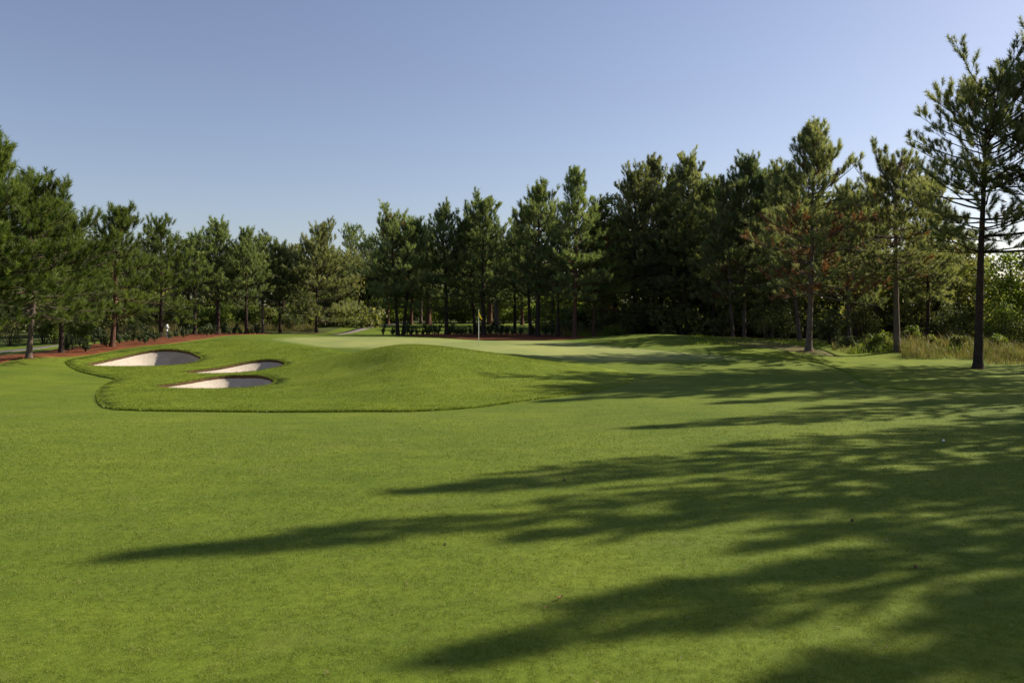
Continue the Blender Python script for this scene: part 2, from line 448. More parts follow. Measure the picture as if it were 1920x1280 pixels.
MULCH_R = zpoly([(1335, 640, 57), (1400, 648.5, 52.4), (1460, 656, 50.2), (1520, 663, 48.4), (1565, 667.5, 47.6), (1545, 661, 50.5), (1490, 651, 54), (1430, 641, 57.5), (1360, 637, 59)], 0.4)
PATH_L = zpoly([(-300, 690, 44), (-100, 677, 46), (0, 668, 48), (70, 660, 50), (120, 653, 53), (150, 648, 55), (165, 648, 57), (120, 649, 56), (60, 655, 53), (0, 661, 51), (-100, 669, 49), (-300, 680, 47)], 0.6)
PATH_F = zpoly([(540, 624, 66), (600, 619.5, 68.5), (640, 615.5, 73), (680, 610.5, 81), (715, 607, 91), (760, 605.5, 99), (830, 604.5, 104), (830, 604, 107), (755, 604.6, 102.5), (706, 606, 94), (670, 610, 83.5), (632, 614.8, 75), (590, 618.9, 70), (540, 622.8, 67)], 0.8)

BK = [b_.mean(0) + (b_ - b_.mean(0)) * np.array([1.06, 1.10]) + np.array([-0.22, 0]) for b_ in BK]
def inside(poly, q):
    x, y = q[:, 0], q[:, 1]
    r = np.zeros(len(q), bool)
    bb = (x >= poly[:, 0].min()) & (x <= poly[:, 0].max()) & (y >= poly[:, 1].min()) & (y <= poly[:, 1].max())
    idx = np.nonzero(bb)[0]
    if not len(idx): return r
    xx, yy = x[idx], y[idx]; c = np.zeros(len(idx), bool)
    j = len(poly) - 1
    for i in range(len(poly)):
        xi, yi = poly[i]; xj, yj = poly[j]
        if yi != yj:
            c ^= ((yi > yy) != (yj > yy)) & (xx < (xj - xi) * (yy - yi) / (yj - yi) + xi)
        j = i
    r[idx] = c
    return r
def pdist(poly, q):
    a = poly; b = np.roll(poly, -1, 0); d = b - a; l2 = (d ** 2).sum(1) + 1e-12
    out = np.full(len(q), 1e9)
    for i in range(0, len(q), 4000):
        qq = q[i:i + 4000]
        t = np.clip(((qq[:, None] - a[None]) * d[None]).sum(-1) / l2, 0, 1)
        pr = a[None] + t[..., None] * d[None]
        out[i:i + 4000] = np.sqrt(((qq[:, None] - pr) ** 2).sum(-1)).min(1)
    return out

ZONES = [('bunker', BK[0]), ('bunker', BK[1]), ('bunker', BK[2]), ('mulch', MULCH_L), ('mulch', MULCH_C), ('mulch', MULCH_R), ('path', PATH_L), ('path', PATH_F), ('green', GREEN), ('rough', ROUGH), ('rough', RROUGH), ('fringe', GREEN.mean(0) + (GREEN - GREEN.mean(0)) * np.array([1.06, 1.16]))]
rng = np.random.default_rng(7)
pts = []
gx = np.arange(-36, 46, 0.75); gy = np.arange(3, 64, 0.75)
g = np.stack(np.meshgrid(gx, gy), -1).reshape(-1, 2) + rng.uniform(-0.15, 0.15, (len(gx) * len(gy), 2)); pts.append(g)
gx = np.arange(-150, 151, 4.0); gy = np.arange(-60, 171, 4.0)
g = np.stack(np.meshgrid(gx, gy), -1).reshape(-1, 2)
pts.append(g[~((g[:, 0] > -36.5) & (g[:, 0] < 46) & (g[:, 1] > 2.5) & (g[:, 1] < 64.5))])
a = np.radians(np.arange(0, 360, 15))
for r in (260, 600, 1600): pts.append(np.stack([r * np.cos(a), r * np.sin(a)], -1))
for b in BK:      # dense sand
    gx = np.arange(b[:, 0].min(), b[:, 0].max(), 0.2); gy = np.arange(b[:, 1].min(), b[:, 1].max(), 0.2)
    g = np.stack(np.meshgrid(gx, gy), -1).reshape(-1, 2) + rng.uniform(-.04, .04, (len(gx) * len(gy), 2))
    pts.append(g[inside(b, g) & (pdist(b, g) > 0.08)])
G = np.concatenate(pts)
keep = np.ones(len(G), bool)
edges = []; vin = []; off = 0
allpoly = [z[1] for z in ZONES]
for pl in allpoly:
    vin.append(pl); n = len(pl)
    edges += [(off + i, off + (i + 1) % n) for i in range(n)]
    off += n
VIN = np.concatenate(vin + [G])
res = delaunay_2d_cdt([Vector((float(p[0]), float(p[1]))) for p in VIN], edges, [], 0, 1e-4)
V2 = np.array([(v[0], v[1]) for v in res[0]]); T = np.array([f for f in res[2] if len(f) == 3])
cen = V2[T].mean(1)
zone = np.full(len(T), -1)
for k in reversed(range(len(ZONES))): zone[inside(ZONES[k][1], cen)] = k
HV = heights(V2)

def zone_mesh(name, sel, mat, dz=0.0, skirt=0.0, zfun=None, smooth=True):
    tri = T[sel]
    u, inv = np.unique(tri, return_inverse=True)
    tri = inv.reshape(-1, 3)
    z = HV[u] + dz
    if zfun is not None: z = zfun(V2[u], HV[u])
    V = np.column_stack([V2[u], z])
    aa = V[tri]; nz = np.cross(aa[:, 1] - aa[:, 0], aa[:, 2] - aa[:, 0])[:, 2]
    tri[nz < 0] = tri[nz < 0][:, ::-1]
    F = [tri]
    if skirt:
        e = np.concatenate([tri[:, [0, 1]], tri[:, [1, 2]], tri[:, [2, 0]]])
        key = np.sort(e, 1); _, ix, ct = np.unique(key, axis=0, return_index=True, return_counts=True)
        be = e[ix[ct == 1]]
        n0 = len(V); V = np.concatenate([V, V - np.array([0, 0, skirt])])
        F.append(np.stack([be[:, 1], be[:, 0], be[:, 0] + n0, be[:, 1] + n0], 1))
    o = mk(name, V, F, mat, None, smooth)
    return o

def rfade(q): return np.clip((4.2 - q[:, 0]) / 3.5, 0, 1)
wild = (zone < 0) & ((cen[:, 1] > 62) | (np.abs(cen[:, 0]) > 40)) & ~((np.abs(cen[:, 0] + 2 - (cen[:, 1] - 60) * 0.02) < 16 + (cen[:, 1] - 60) * 0.02) & (cen[:, 1] < 101) & (cen[:, 1] > 50))
wild &= ~((cen[:, 1] < 62) & (cen[:, 0] > -44) & (cen[:, 0] < 70) & (cen[:, 1] < 50))
wild &= cen[:, 1] > 30
tag(zone_mesh('fairway', (zone < 0) & ~wild, M['fairway']), kind='structure')
tag(zone_mesh('woodland_floor', wild, M['wild']), kind='structure')
tag(zone_mesh('putting_green', zone == 8, M['green'], 0.0), kind='structure')
tag(zone_mesh('green_fringe', zone == 11, M['fringe'], 0.0), kind='structure')
tag(zone_mesh('rough', zone == 9, M['rough'], 0.0, 0.10, zfun=lambda q, h: h + 0.012 + 0.045 * rfade(q), smooth=True), kind='structure')
tag(zone_mesh('rough', zone == 10, M['rough'], 0.03, 0.06), kind='structure')
for k in (3, 4): tag(zone_mesh('mulch_bed', zone == k, M['mulch'], 0.03, 0.06), kind='structure')
tag(zone_mesh('bare_bank', zone == 5, M['bank'], 0.012, 0.04), kind='structure')
for k in (6, 7): tag(zone_mesh('path', zone == k, M['path'], 0.02, 0.04), kind='structure')

BLAB = ['largest sand bunker, at the back left beside the red mulch bed under the pines', 'middle sand bunker with rake furrows, just above and right of the front one', 'front sand bunker, nearest the mown edge of the rough']
BDEP = [1.0, 0.85, 0.85]
for k in range(3):
    pl = BK[k]
    def zf(q, h, pl=pl, k=k):
        d = pdist(pl, q)
        cc = pl.mean(0); v_ = q - cc; an = np.arctan2(v_[:, 1], v_[:, 0])
        wall = 1.30 - 0.72 * np.cos(an - 0.85)              # steep at the right and back, easing out to the left
        s = np.clip(d / wall, 0, 1); s = s * (2 - s) * 0.6 + 0.4 * s * s * (3 - 2 * s)
        rip = 0.025 * np.sin(q[:, 0] * 2.1 + q[:, 1] * 1.3) + 0.02 * np.sin(q[:, 0] * 5.3 - q[:, 1] * 3.1)
        return h - 0.07 - BDEP[k] * s + rip * s + (0.028 * np.sin(an * 19 + 3 * np.sin(d * 2)) + 0.02 * np.sin(an * 43)) * s
    o = zone_mesh('sand_bunker', zone == k, M['sand'], zfun=zf)
    tag(o, BLAB[k], 'bunker', 'sand bunkers left of the mound')
    hl = heights(pl); n = len(pl)
    cn = pl.mean(0); rn = np.random.default_rng(k)
    jit = 0.03 * rn.normal(size=n)
    ins = pl + (cn - pl) / np.linalg.norm(cn - pl, axis=1)[:, None] * 0.05
    Vl = np.concatenate([np.column_stack([pl, hl + 0.06]), np.column_stack([ins, hl - 0.03 + jit]), np.column_stack([pl, hl - 0.16])])
    i = np.arange(n); j = (i + 1) % n
    Fl = np.concatenate([np.stack([i, j, j + n, i + n], 1), np.stack([i + n, j + n, j + 2 * n, i + 2 * n], 1)])
    mk('lip', Vl, Fl, M['lip'], o, False)

# ------------------------------------------------------------------ turf blades (nobody could count them)
def vnoise(xy, cell, seed):
    r_ = np.random.default_rng(seed); tab = r_.random((256, 256))
    g_ = xy / cell; i = np.floor(g_).astype(int); f = g_ - i; f = f * f * (3 - 2 * f)
    a, b = i[:, 0] % 256, i[:, 1] % 256; a1, b1 = (a + 1) % 256, (b + 1) % 256
    return (tab[a, b] * (1 - f[:, 0]) + tab[a1, b] * f[:, 0]) * (1 - f[:, 1]) + (tab[a, b1] * (1 - f[:, 0]) + tab[a1, b1] * f[:, 0]) * f[:, 1]
def blades(name, xy, z, hgt, wid, lean, mat, label, rs, segs=1, tone=None):
    n = len(xy)
    az = rs.uniform(0, 2 * math.pi, n)
    side = np.stack([np.cos(az), np.sin(az), np.zeros(n)], 1)
    la = rs.uniform(0, 2 * math.pi, n); ll = lean * rs.uniform(0.2, 1.0, n)
    tipd = np.stack([np.cos(la) * ll, np.sin(la) * ll, np.ones(n)], 1)
    base = np.column_stack([xy, z - 0.005])
    tone = np.clip((0.5 if tone is None else tone) + rs.normal(0.0, 0.18, n), 0, 1)
    if segs == 1:
        V = np.stack([base - side * wid[:, None] / 2, base + side * wid[:, None] / 2, base + tipd * hgt[:, None]], 1).reshape(-1, 3)
        F = np.arange(3 * n).reshape(-1, 3); tn = np.repeat(tone, 3)
        o = mk(name, V, F, mat, None, False, tn)
    else:
        mid = base + tipd * np.array([0.35, 0.35, 0.62]) * hgt[:, None]
        tip = base + tipd * np.array([1.3, 1.3, 0.95]) * hgt[:, None]
        V = np.stack([base - side * wid[:, None] / 2, base + side * wid[:, None] / 2, mid + side * wid[:, None] * .4, mid - side * wid[:, None] * .4, tip], 1).reshape(-1, 3)
        b = np.arange(n) * 5
        F = [np.stack([b, b + 1, b + 2, b + 3], 1), np.stack([b + 3, b + 2, b + 4], 1)]
        o = mk(name, V, F, mat, None, False, np.repeat(tone, 5))
    return tag(o, label, 'grass', None, 'stuff')

def scatter_tri(sel, n, rs, weight=None):
    tri = T[sel]; a = V2[tri]
    d1 = a[:, 1] - a[:, 0]; d2 = a[:, 2] - a[:, 0]
    area = np.abs(d1[:, 0] * d2[:, 1] - d1[:, 1] * d2[:, 0]) * 0.5
    if weight is not None: area = area * weight(a.mean(1))
    c = rs.choice(len(tri), n, p=area / area.sum())
    r1 = np.sqrt(rs.random(n)); r2 = rs.random(n)
    return a[c, 0] * (1 - r1)[:, None] + a[c, 1] * (r1 * (1 - r2))[:, None] + a[c, 2] * (r1 * r2)[:, None]

rs = np.random.default_rng(11)
n = 720000
u = rs.random(n)
Y = 5.6 * (36 / 5.6) ** (u ** 1.25)                      # denser close by
X = rs.uniform(-0.70, 0.70, n) * Y
xy = np.column_stack([X, Y])
sc = np.clip(Y / 9.0, 0.75, 2.2)
n1 = vnoise(xy, 0.09, 1); n2 = vnoise(xy, 0.35, 2); n3 = vnoise(xy, 1.7, 3)
fade = np.clip((36 - Y) / 20, 0, 1)
kp = rs.random(n) < (0.15 + 1.1 * n1) * fade
xy = xy[kp]; sc = sc[kp]; n1 = n1[kp]; n2 = n2[kp]; n3 = n3[kp]; n = len(xy)
hm = (0.25 + 1.25 * n1 + 0.4 * n2) * np.sqrt(fade[kp])
blades('turf', xy, heights(xy), rs.uniform(0.014, 0.030, n) * np.sqrt(sc) * hm, rs.uniform(0.003, 0.0065, n) * sc, 0.9, M['blade'], 'short mown fairway grass covering the foreground', rs, tone=0.14 + 0.42 * n1 + 0.16 * n2 + 0.16 * n3)
n = 260000
xy = scatter_tri((zone == 9), n, rs)
clump = 0.55 + 0.6 * vnoise(xy, 0.35, 8) + 0.4 * vnoise(xy, 1.1, 9)
blades('rough_grass', xy, heights(xy) + 0.012 + 0.045 * rfade(xy), rs.uniform(0.015, 0.038, n) * clump * (0.45 + 0.55 * rfade(xy)), rs.uniform(0.012, 0.026, n), 0.9, M['blade_rough'], 'longer bright green rough covering the mound and the bunker surrounds', rs)
def edge_tufts(poly, n, rs, sel=None):
    i = rs.integers(0, len(poly), n); t = rs.random(n)[:, None]
    q = poly[i] * (1 - t) + np.roll(poly, -1, 0)[i] * t
    return q + rs.normal(0, 0.03, (n, 2))
xy = np.concatenate([edge_tufts(ROUGH, 14000, rs)] + [edge_tufts(b, 3500, rs) for b in BK])
xy = xy[rs.random(len(xy)) < 0.1 + 0.9 * rfade(xy)]
n = len(xy)
blades('rough_fringe', xy, heights(xy) + 0.03 * rfade(xy), rs.uniform(0.03, 0.09, n), rs.uniform(0.015, 0.035, n), 1.0, M['blade_rough'], 'grass fringe along the edge of the rough and the bunker lips', rs)

n = 1500
Y = rs.uniform(5.6, 40, n); X = rs.uniform(-0.25, 0.75, n) * Y
xy = np.column_stack([X, Y]); az_ = rs.uniform(0, 6.28, n); ln_ = rs.uniform(.02, .07, n)
dv = np.stack([np.cos(az_), np.sin(az_), rs.uniform(-.1, .5, n)], 1) * ln_[:, None]
sv = np.stack([-np.sin(az_), np.cos(az_), np.zeros(n)], 1) * rs.uniform(.0015, .009, n)[:, None]
b0 = np.column_stack([xy, heights(xy) + .018])
V = np.stack([b0 - sv, b0 + sv, b0 + dv + sv * .4, b0 + dv - sv * .4], 1).reshape(-1, 3)
tag(mk('pine_litter', V, np.arange(4 * n).reshape(-1, 4), M['straw'], None, False, np.repeat(rs.uniform(.55, 1, n), 4)), 'scattered dry needles and clippings on the fairway', 'litter', None, 'stuff')

# ------------------------------------------------------------------ pines
def needles(tp, ta, tl, tt, K, nl, nw, rs, cone=(16, 54)):
    """tufts: position, axis, length, tone -> triangles swept forward round each shoot"""
    n = len(tp)
    ref = np.where(np.abs(ta[:, 2:3]) < 0.9, np.array([[0, 0, 1.0]]), np.array([[1.0, 0, 0]]))
    u = np.cross(ta, ref); u /= np.linalg.norm(u, axis=1)[:, None]
    v = np.cross(ta, u)
    m = n * K
    R = lambda a: np.repeat(a, K, axis=0)
    ph = rs.uniform(0, 2 * math.pi, m); an = np.radians(rs.uniform(cone[0], cone[1], m)); s = rs.random(m)
    d = R(ta) * np.cos(an)[:, None] + (R(u) * np.cos(ph)[:, None] + R(v) * np.sin(ph)[:, None]) * np.sin(an)[:, None]
    d[:, 2] -= 0.10; d /= np.linalg.norm(d, axis=1)[:, None]
    p = R(tp) + R(ta) * (R(tl) * s)[:, None]
    rv = rs.normal(size=(m, 3)); sd_ = np.cross(d, rv); sd_ /= np.linalg.norm(sd_, axis=1)[:, None] + 1e-9
    L_ = nl * rs.uniform(0.7, 1.15, m); W_ = nw * rs.uniform(0.7, 1.3, m)
    V = np.stack([p - sd_ * (W_ / 2)[:, None], p + sd_ * (W_ / 2)[:, None], p + d * L_[:, None]], 1).reshape(-1, 3)
    F = np.arange(3 * m).reshape(-1, 3)
    tone = np.clip(R(tt) + rs.normal(0, 0.10, m), 0, 1)
    return V, F, np.repeat(tone, 3)

def nrm(v):
    l = math.sqrt(v[0] * v[0] + v[1] * v[1] + v[2] * v[2]) + 1e-9
    return (v[0] / l, v[1] / l, v[2] / l)

def make_pine(loc, H, cb, R, label, group=None, seed=0, p=0.75, r0=0.16, dens=1.0, mat='needle', bk='bark', lean=(0, 0), K=34, nl=0.32, nw=0.036, leader=0.9,
              el0=-5, el1=70, dead=0.0, deadzone=(0.0, 0.4), low=0.15, sparse=0.12, nameit='pine_tree', whorl=0.46, shoot=0.245, skew=0.0):
    R *= 1.38; p *= 0.82; nl = min(max(nl, .27), .29); nw = .026 if nw < .06 else nw; K = max(K, 52) if K >= 15 else K
    rr = random.Random(seed); rs = np.random.default_rng(seed)
    root = empty(nameit, loc)
    tag(root, label, 'tree', group)
    # trunk
    n = 16
    ph1, ph2 = rr.uniform(0, 6), rr.uniform(0, 6)
    tz = np.linspace(0, 1, n)
    amp = 0.012 * H
    tx = lean[0] * tz + amp * np.sin(tz * 5 + ph1) * tz * (1 - tz) * 1.5
    ty = lean[1] * tz + amp * np.sin(tz * 4 + ph2) * tz * (1 - tz) * 1.5
    zz = -0.15 + tz * (H + 0.15)
    rad = r0 * (1 - tz) ** 0.85 * (1 + 0.45 * np.exp(-tz * H / 0.35)) + 0.012
    gt = Geo()
    # finer base
    fz = np.concatenate([[-0.15, 0.02, 0.15, 0.4, 0.9], zz[1:][zz[1:] > 1.2]])
    ft = (fz + 0.15) / (H + 0.15)
    fx = np.interp(ft, tz, tx); fy = np.interp(ft, tz, ty)
    fr = r0 * (1 - ft) ** 0.85 * (1 + 0.5 * np.exp(-np.maximum(fz, 0) / 0.25)) + 0.012
    gt.tube(np.column_stack([fx, fy, fz]), fr, 9)
    gt.build('trunk', M[bk], root)
    gb = Geo()
    up_ = fz > cb * .9
    gb.tube(np.column_stack([fx, fy, fz])[up_], fr[up_] * .6, 5)
    skew = skew if skew else rr.uniform(0, .28); skp = rr.uniform(0, 6.28) if skew <= .28 else 0.0
    tp, ta, tl, tt = [], [], [], []
    dp, da, dl, dt = [], [], [], []
    def tuft(pos, ax, ln, tn, dead_):
        (dp if dead_ else tp).append(pos); (da if dead_ else ta).append(ax); (dl if dead_ else tl).append(ln); (dt if dead_ else tt).append(tn)
    z = cb
    while z < H - leader * 0.5:
        t = (z - cb) / (H - cb)
        prof = (1 - t) ** p * min(1.0, low * 3 + (1 - low * 3) * min(1, t / 0.22))
        nb = rr.randint(4, 6) if dens >= 0.8 else rr.randint(2, 4)
        a0 = rr.uniform(0, 6.28)
        bx = float(np.interp((z + .15) / (H + .15), tz, tx)); by = float(np.interp((z + .15) / (H + .15), tz, ty))
        for b in range(nb):
            az = a0 + b * 6.283 / nb + rr.uniform(-0.35, 0.35)
            L_ = max(0.3, R * prof * rr.uniform(0.5, 1.28) * (1 + skew * math.cos(az - skp)))
            el = math.radians(el0 + (el1 - el0) * t ** 1.2 + rr.uniform(-10, 10))
            curve = math.radians(rr.uniform(8, 26))
            if rr.random() < 0.07: continue
            pts_ = [(bx, by, z + rr.uniform(-.12, .12))]
            ns = 5
            for s in range(ns):
                e = el + curve * (s / ns - 0.25)
                aa = az + rr.uniform(-.12, .12)
                q = pts_[-1]; st = L_ / ns
                pts_.append((q[0] + st * math.cos(e) * math.cos(aa), q[1] + st * math.cos(e) * math.sin(aa), q[2] + st * math.sin(e)))
            rb = 0.010 + 0.011 * L_
            gb.tube(pts_, [rb * (1 - 0.8 * i / ns) for i in range(ns + 1)], 4)
            isdead_b = dead > 0 and deadzone[0] <= t <= deadzone[1] and rr.random() < dead
            tone_b = rr.gauss(0.5, 0.13)
            s = max(0.2, 1 - 2.3 / L_) if dens > 0.75 else max(0.32, 1 - 2.6 / L_)
            sd_ = 1
            while s < 0.99:
                if rr.random() >= sparse:
                    k = s * ns; i = min(int(k), ns - 1); f = k - i
                    A, B = pts_[i], pts_[i + 1]
                    pos = (A[0] + (B[0] - A[0]) * f, A[1] + (B[1] - A[1]) * f, A[2] + (B[2] - A[2]) * f)
                    bd = nrm((B[0] - A[0], B[1] - A[1], B[2] - A[2]))
                    side = (-math.sin(az) * sd_, math.cos(az) * sd_, 0)
                    fi = math.radians(rr.uniform(25, 70))
                    up = rr.uniform(-0.15, 0.55) + 0.45 * t
                    d = nrm((bd[0] * math.cos(fi) + side[0] * math.sin(fi), bd[1] * math.cos(fi) + side[1] * math.sin(fi), bd[2] * math.cos(fi) + up))
                    ls = min(L_ * 0.5, rr.uniform(0.22, 0.55) + 0.14 * L_ * (1 - s))
                    dead_ = isdead_b and rr.random() < 0.8 or (dead > 0 and s < 0.5 and rr.random() < 0.15)
                    q0 = pos; e_ = pos; dd = d; rem = ls
                    tw = [pos]
                    while rem > 0.02:
                        st = min(0.30, rem); rem -= st
                        dd = nrm((dd[0] + rr.uniform(-.25, .25), dd[1] + rr.uniform(-.25, .25), dd[2] + rr.uniform(-.02, .28)))
                        e_ = (e_[0] + dd[0] * st, e_[1] + dd[1] * st, e_[2] + dd[2] * st)
                        tw.append(e_)
                        ax = nrm((dd[0], dd[1], dd[2] + rr.uniform(.1, .5) + 0.6 * t))
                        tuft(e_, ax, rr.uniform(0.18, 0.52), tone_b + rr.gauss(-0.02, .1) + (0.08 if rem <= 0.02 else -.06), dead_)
                    gb.tube(tw, [0.011 - 0.006 * i_ / (len(tw) - 1) for i_ in range(len(tw))], 3)
                sd_ = -sd_
                s += shoot / L_ * rr.uniform(0.55, 1.3) / max(dens, 0.5)
            ed = nrm((pts_[-1][0] - pts_[-2][0], pts_[-1][1] - pts_[-2][1], pts_[-1][2] - pts_[-2][2] + 0.05 + 0.1 * t))
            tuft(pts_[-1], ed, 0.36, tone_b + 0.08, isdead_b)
        z += whorl * (1.15 - 0.45 * t) * rr.uniform(0.75, 1.25) / max(dens, 0.6)
    # leader candles
    lx, ly = tx[-1], ty[-1]
    zt = H - leader
    while zt < H - 0.1:
        for q in range(2):
            az = rr.uniform(0, 6.28)
            tuft((lx, ly, zt), nrm((math.cos(az) * .6, math.sin(az) * .6, 1.1)), 0.3, 0.55, False)
        zt += 0.16
    tuft((lx, ly, H - 0.2), (0.02, 0.0, 1.0), 0.3, 0.6, False)
    gb.build('branches', M[bk], root)
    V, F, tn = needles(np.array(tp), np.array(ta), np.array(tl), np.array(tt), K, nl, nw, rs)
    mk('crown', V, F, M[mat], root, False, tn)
    if dp:
        V, F, tn = needles(np.array(dp), np.array(da), np.array(dl), np.array(dt), K, nl * .85, nw * .8, rs)
        o = mk('dead_needles', V, F, M['dead'], root, False, tn)
        o['label'] = 'reddish brown dead needles'
    return root

def pine_px(px, Y, top, hw, cbpy, label, topx=None, **kw):
    """a pine standing at photo column px, Y metres away; top, half width and crown base read off in photo rows"""
    x = (px - 960) / FPX * Y
    z = hz(x, Y)
    H = EYE - (top - HOR) / FPX * Y - z
    cb = EYE - (cbpy - HOR) / FPX * Y - z
    R = hw / FPX * Y
    lean = (((topx if topx is not None else px) - px) / FPX * Y, 0.0)
    return make_pine((x, Y, z), H, max(cb, 0.5), R, label, lean=lean, **kw)

GL, GC, GR = 'pines along the left mulch bed', 'pines behind the putting green', 'pines along the right edge of the fairway'
# left side
pine_px(-45, 38, 300, 122, 560, 'tall pine cut off by the left edge of the photo, highest on the left', topx=-25, group=GL, seed=1, mat='needle_warm', p=0.62, r0=0.2, K=18, nl=0.30, dens=1.3, sparse=.03)
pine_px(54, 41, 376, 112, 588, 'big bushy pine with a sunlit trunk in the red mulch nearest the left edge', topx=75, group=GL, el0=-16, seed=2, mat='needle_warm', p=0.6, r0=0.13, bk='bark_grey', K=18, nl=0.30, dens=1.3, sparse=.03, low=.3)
pine_px(115, 46, 400, 66, 592, 'dense pine with a short dark trunk, second trunk from the left edge', group=GL, el0=-14, seed=3, mat='needle_warm', p=0.55, r0=0.13, K=17, low=.25)
pine_px(210, 49, 390, 66, 592, 'pine with a thin candle-like leader poking above its neighbours on the left', topx=225, group=GL, seed=4, p=0.85, r0=0.14, bk='bark_red', mat='needle_warm', leader=2.0, low=.25)
pine_px(222, 60, 455, 55, 585, 'pine half hidden behind the candle-topped pine in the left bed', topx=205, group=GL, seed=5, p=0.6, r0=0.13)
pine_px(302, 62, 428, 62, 600, 'full pine with low branches right beside the white marker post', group=GL, seed=6, mat='needle_warm', p=0.55, r0=0.14, low=.25)
pine_px(365, 67, 452, 42, 545, 'slim dark pine just right of the white marker post', group=GL, seed=7, p=0.6, r0=0.15)
pine_px(408, 69, 424, 50, 562, 'pine with a stout dark trunk and pointed top, midway along the left row', group=GL, seed=8, p=0.7, r0=0.19)
pine_px(462, 70, 442, 46, 572, 'pine with a dark trunk where the left mulch bed narrows', group=GL, seed=9, p=0.7, r0=0.16)
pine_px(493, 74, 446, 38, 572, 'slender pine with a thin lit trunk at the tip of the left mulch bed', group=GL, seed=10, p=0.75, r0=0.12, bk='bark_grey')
pine_px(525, 75, 472, 40, 560, 'short pine with a thin dark trunk on open grass past the left bed', group=GL, seed=11, p=0.6, r0=0.13)
pine_px(593, 76, 444, 64, 598, 'lone broad pine lit by the sun, standing on grass left of the far path', topx=598, group=GL, seed=12, p=0.55, r0=0.14, mat='needle_olive', K=18, low=.25, dens=1.1)
# centre, behind the green
pine_px(746, 72, 418, 58, 572, 'left one of the twin-trunked pines at the left end of the mulch behind the green', topx=733, group=GC, seed=13, p=0.45, r0=0.17, el1=70, dead=0.04, deadzone=(.6, 1))
pine_px(755, 72.5, 424, 42, 575, 'right one of the twin-trunked pines at the left end of the mulch behind the green', topx=775, group=GC, seed=14, p=0.5, r0=0.15, el1=70)
pine_px(838, 73, 404, 50, 588, 'pine with a straight dark trunk standing between the twin trunks and the flag', topx=830, group=GC, seed=15, p=0.5, r0=0.2)
pine_px(891, 74, 412, 42, 580, 'thinner pine whose trunk stands just left of the yellow flag', topx=878, group=GC, seed=16, p=0.5, r0=0.16)
pine_px(907, 72.5, 388, 56, 562, 'pine with a thick dark trunk just right of the yellow flag', topx=905, group=GC, seed=17, p=0.45, r0=0.22)
pine_px(965, 77, 436, 40, 575, 'lower pine in the gap right of the flag, set back in the mulch', group=GC, seed=18, p=0.6, r0=0.16)
pine_px(995, 72, 398, 40, 555, 'thin trunked pine close against the left of a thicker trunk behind the green', topx=985, group=GC, seed=19, p=0.55, r0=0.15)
pine_px(1008, 69.5, 362, 56, 545, 'tall full pine with a thick trunk right of centre behind the green', topx=1010, group=GC, seed=20, p=0.55, r0=0.2)
pine_px(1046, 69, 440, 36, 585, 'small thin pine in front of the meadow, left of the tallest pointed pine', group=GC, seed=21, p=0.6, r0=0.12, dens=.85)
pine_px(1077, 66, 316, 55, 560, 'tallest pointed pine behind the green, standing in bright red mulch', topx=1081, group=GC, seed=22, p=0.85, r0=0.18, leader=1.6, bk='bark_red')
pine_px(1113, 69, 392, 52, 578, 'pine with a sunlit low branch at the right end of the red mulch', topx=1118, group=GC, seed=23, p=0.6, r0=0.12, bk='bark_red', mat='needle_warm', skew=.3, dead=0.05)
# right side
pine_px(1190, 72, 335, 68, 560, 'broad pine rising behind the grassy mound right of the green', group=GR, seed=24, p=0.5, r0=0.19, mat='needle_olive')
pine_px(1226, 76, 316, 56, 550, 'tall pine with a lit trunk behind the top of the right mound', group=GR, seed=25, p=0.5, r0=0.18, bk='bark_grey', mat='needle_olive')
pine_px(1268, 73, 345, 45, 540, 'left one of a pair of thin dark trunks behind the right mound', topx=1262, group=GR, seed=26, p=0.5, r0=0.13)
pine_px(1279, 71, 308, 62, 545, 'right one of a pair of dark trunks behind the right mound, with the higher crown', topx=1292, group=GR, seed=27, p=0.5, r0=0.15, mat='needle_olive')
pine_px(1310, 75, 362, 45, 560, 'dark pine in the shade beside the bright yellow green bush', group=GR, seed=28, p=0.5, r0=0.16)
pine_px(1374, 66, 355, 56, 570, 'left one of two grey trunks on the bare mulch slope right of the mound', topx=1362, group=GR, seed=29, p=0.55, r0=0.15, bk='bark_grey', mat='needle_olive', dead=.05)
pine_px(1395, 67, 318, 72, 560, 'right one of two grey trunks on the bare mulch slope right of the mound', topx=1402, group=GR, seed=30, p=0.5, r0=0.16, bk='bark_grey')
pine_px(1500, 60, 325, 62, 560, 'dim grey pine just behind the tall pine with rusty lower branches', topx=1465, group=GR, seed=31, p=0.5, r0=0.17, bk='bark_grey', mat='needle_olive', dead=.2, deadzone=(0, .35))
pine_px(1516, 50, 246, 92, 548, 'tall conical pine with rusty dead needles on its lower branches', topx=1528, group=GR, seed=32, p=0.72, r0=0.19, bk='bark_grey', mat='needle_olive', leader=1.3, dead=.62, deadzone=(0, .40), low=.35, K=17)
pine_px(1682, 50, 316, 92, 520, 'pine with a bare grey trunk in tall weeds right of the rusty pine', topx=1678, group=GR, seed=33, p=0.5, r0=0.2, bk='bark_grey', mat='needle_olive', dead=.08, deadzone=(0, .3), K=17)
pine_px(1833, 43, 158, 130, 470, 'big open-crowned pine with a long dark trunk near the right edge', topx=1850, group=GR, seed=34, p=0.24, r0=0.23, mat='needle_olive', dens=1.0, sparse=.1, el0=6, el1=44, dead=.03, K=24, low=.25, whorl=.5, shoot=.25)
pine_px(1958, 41, 62, 130, 385, 'tall pine whose crown reaches in at the top right corner', topx=1985, group=GR, seed=35, p=0.5, r0=0.26, mat='needle_olive', dens=1.05, sparse=.06, el0=4, el1=50, K=24, low=.3)
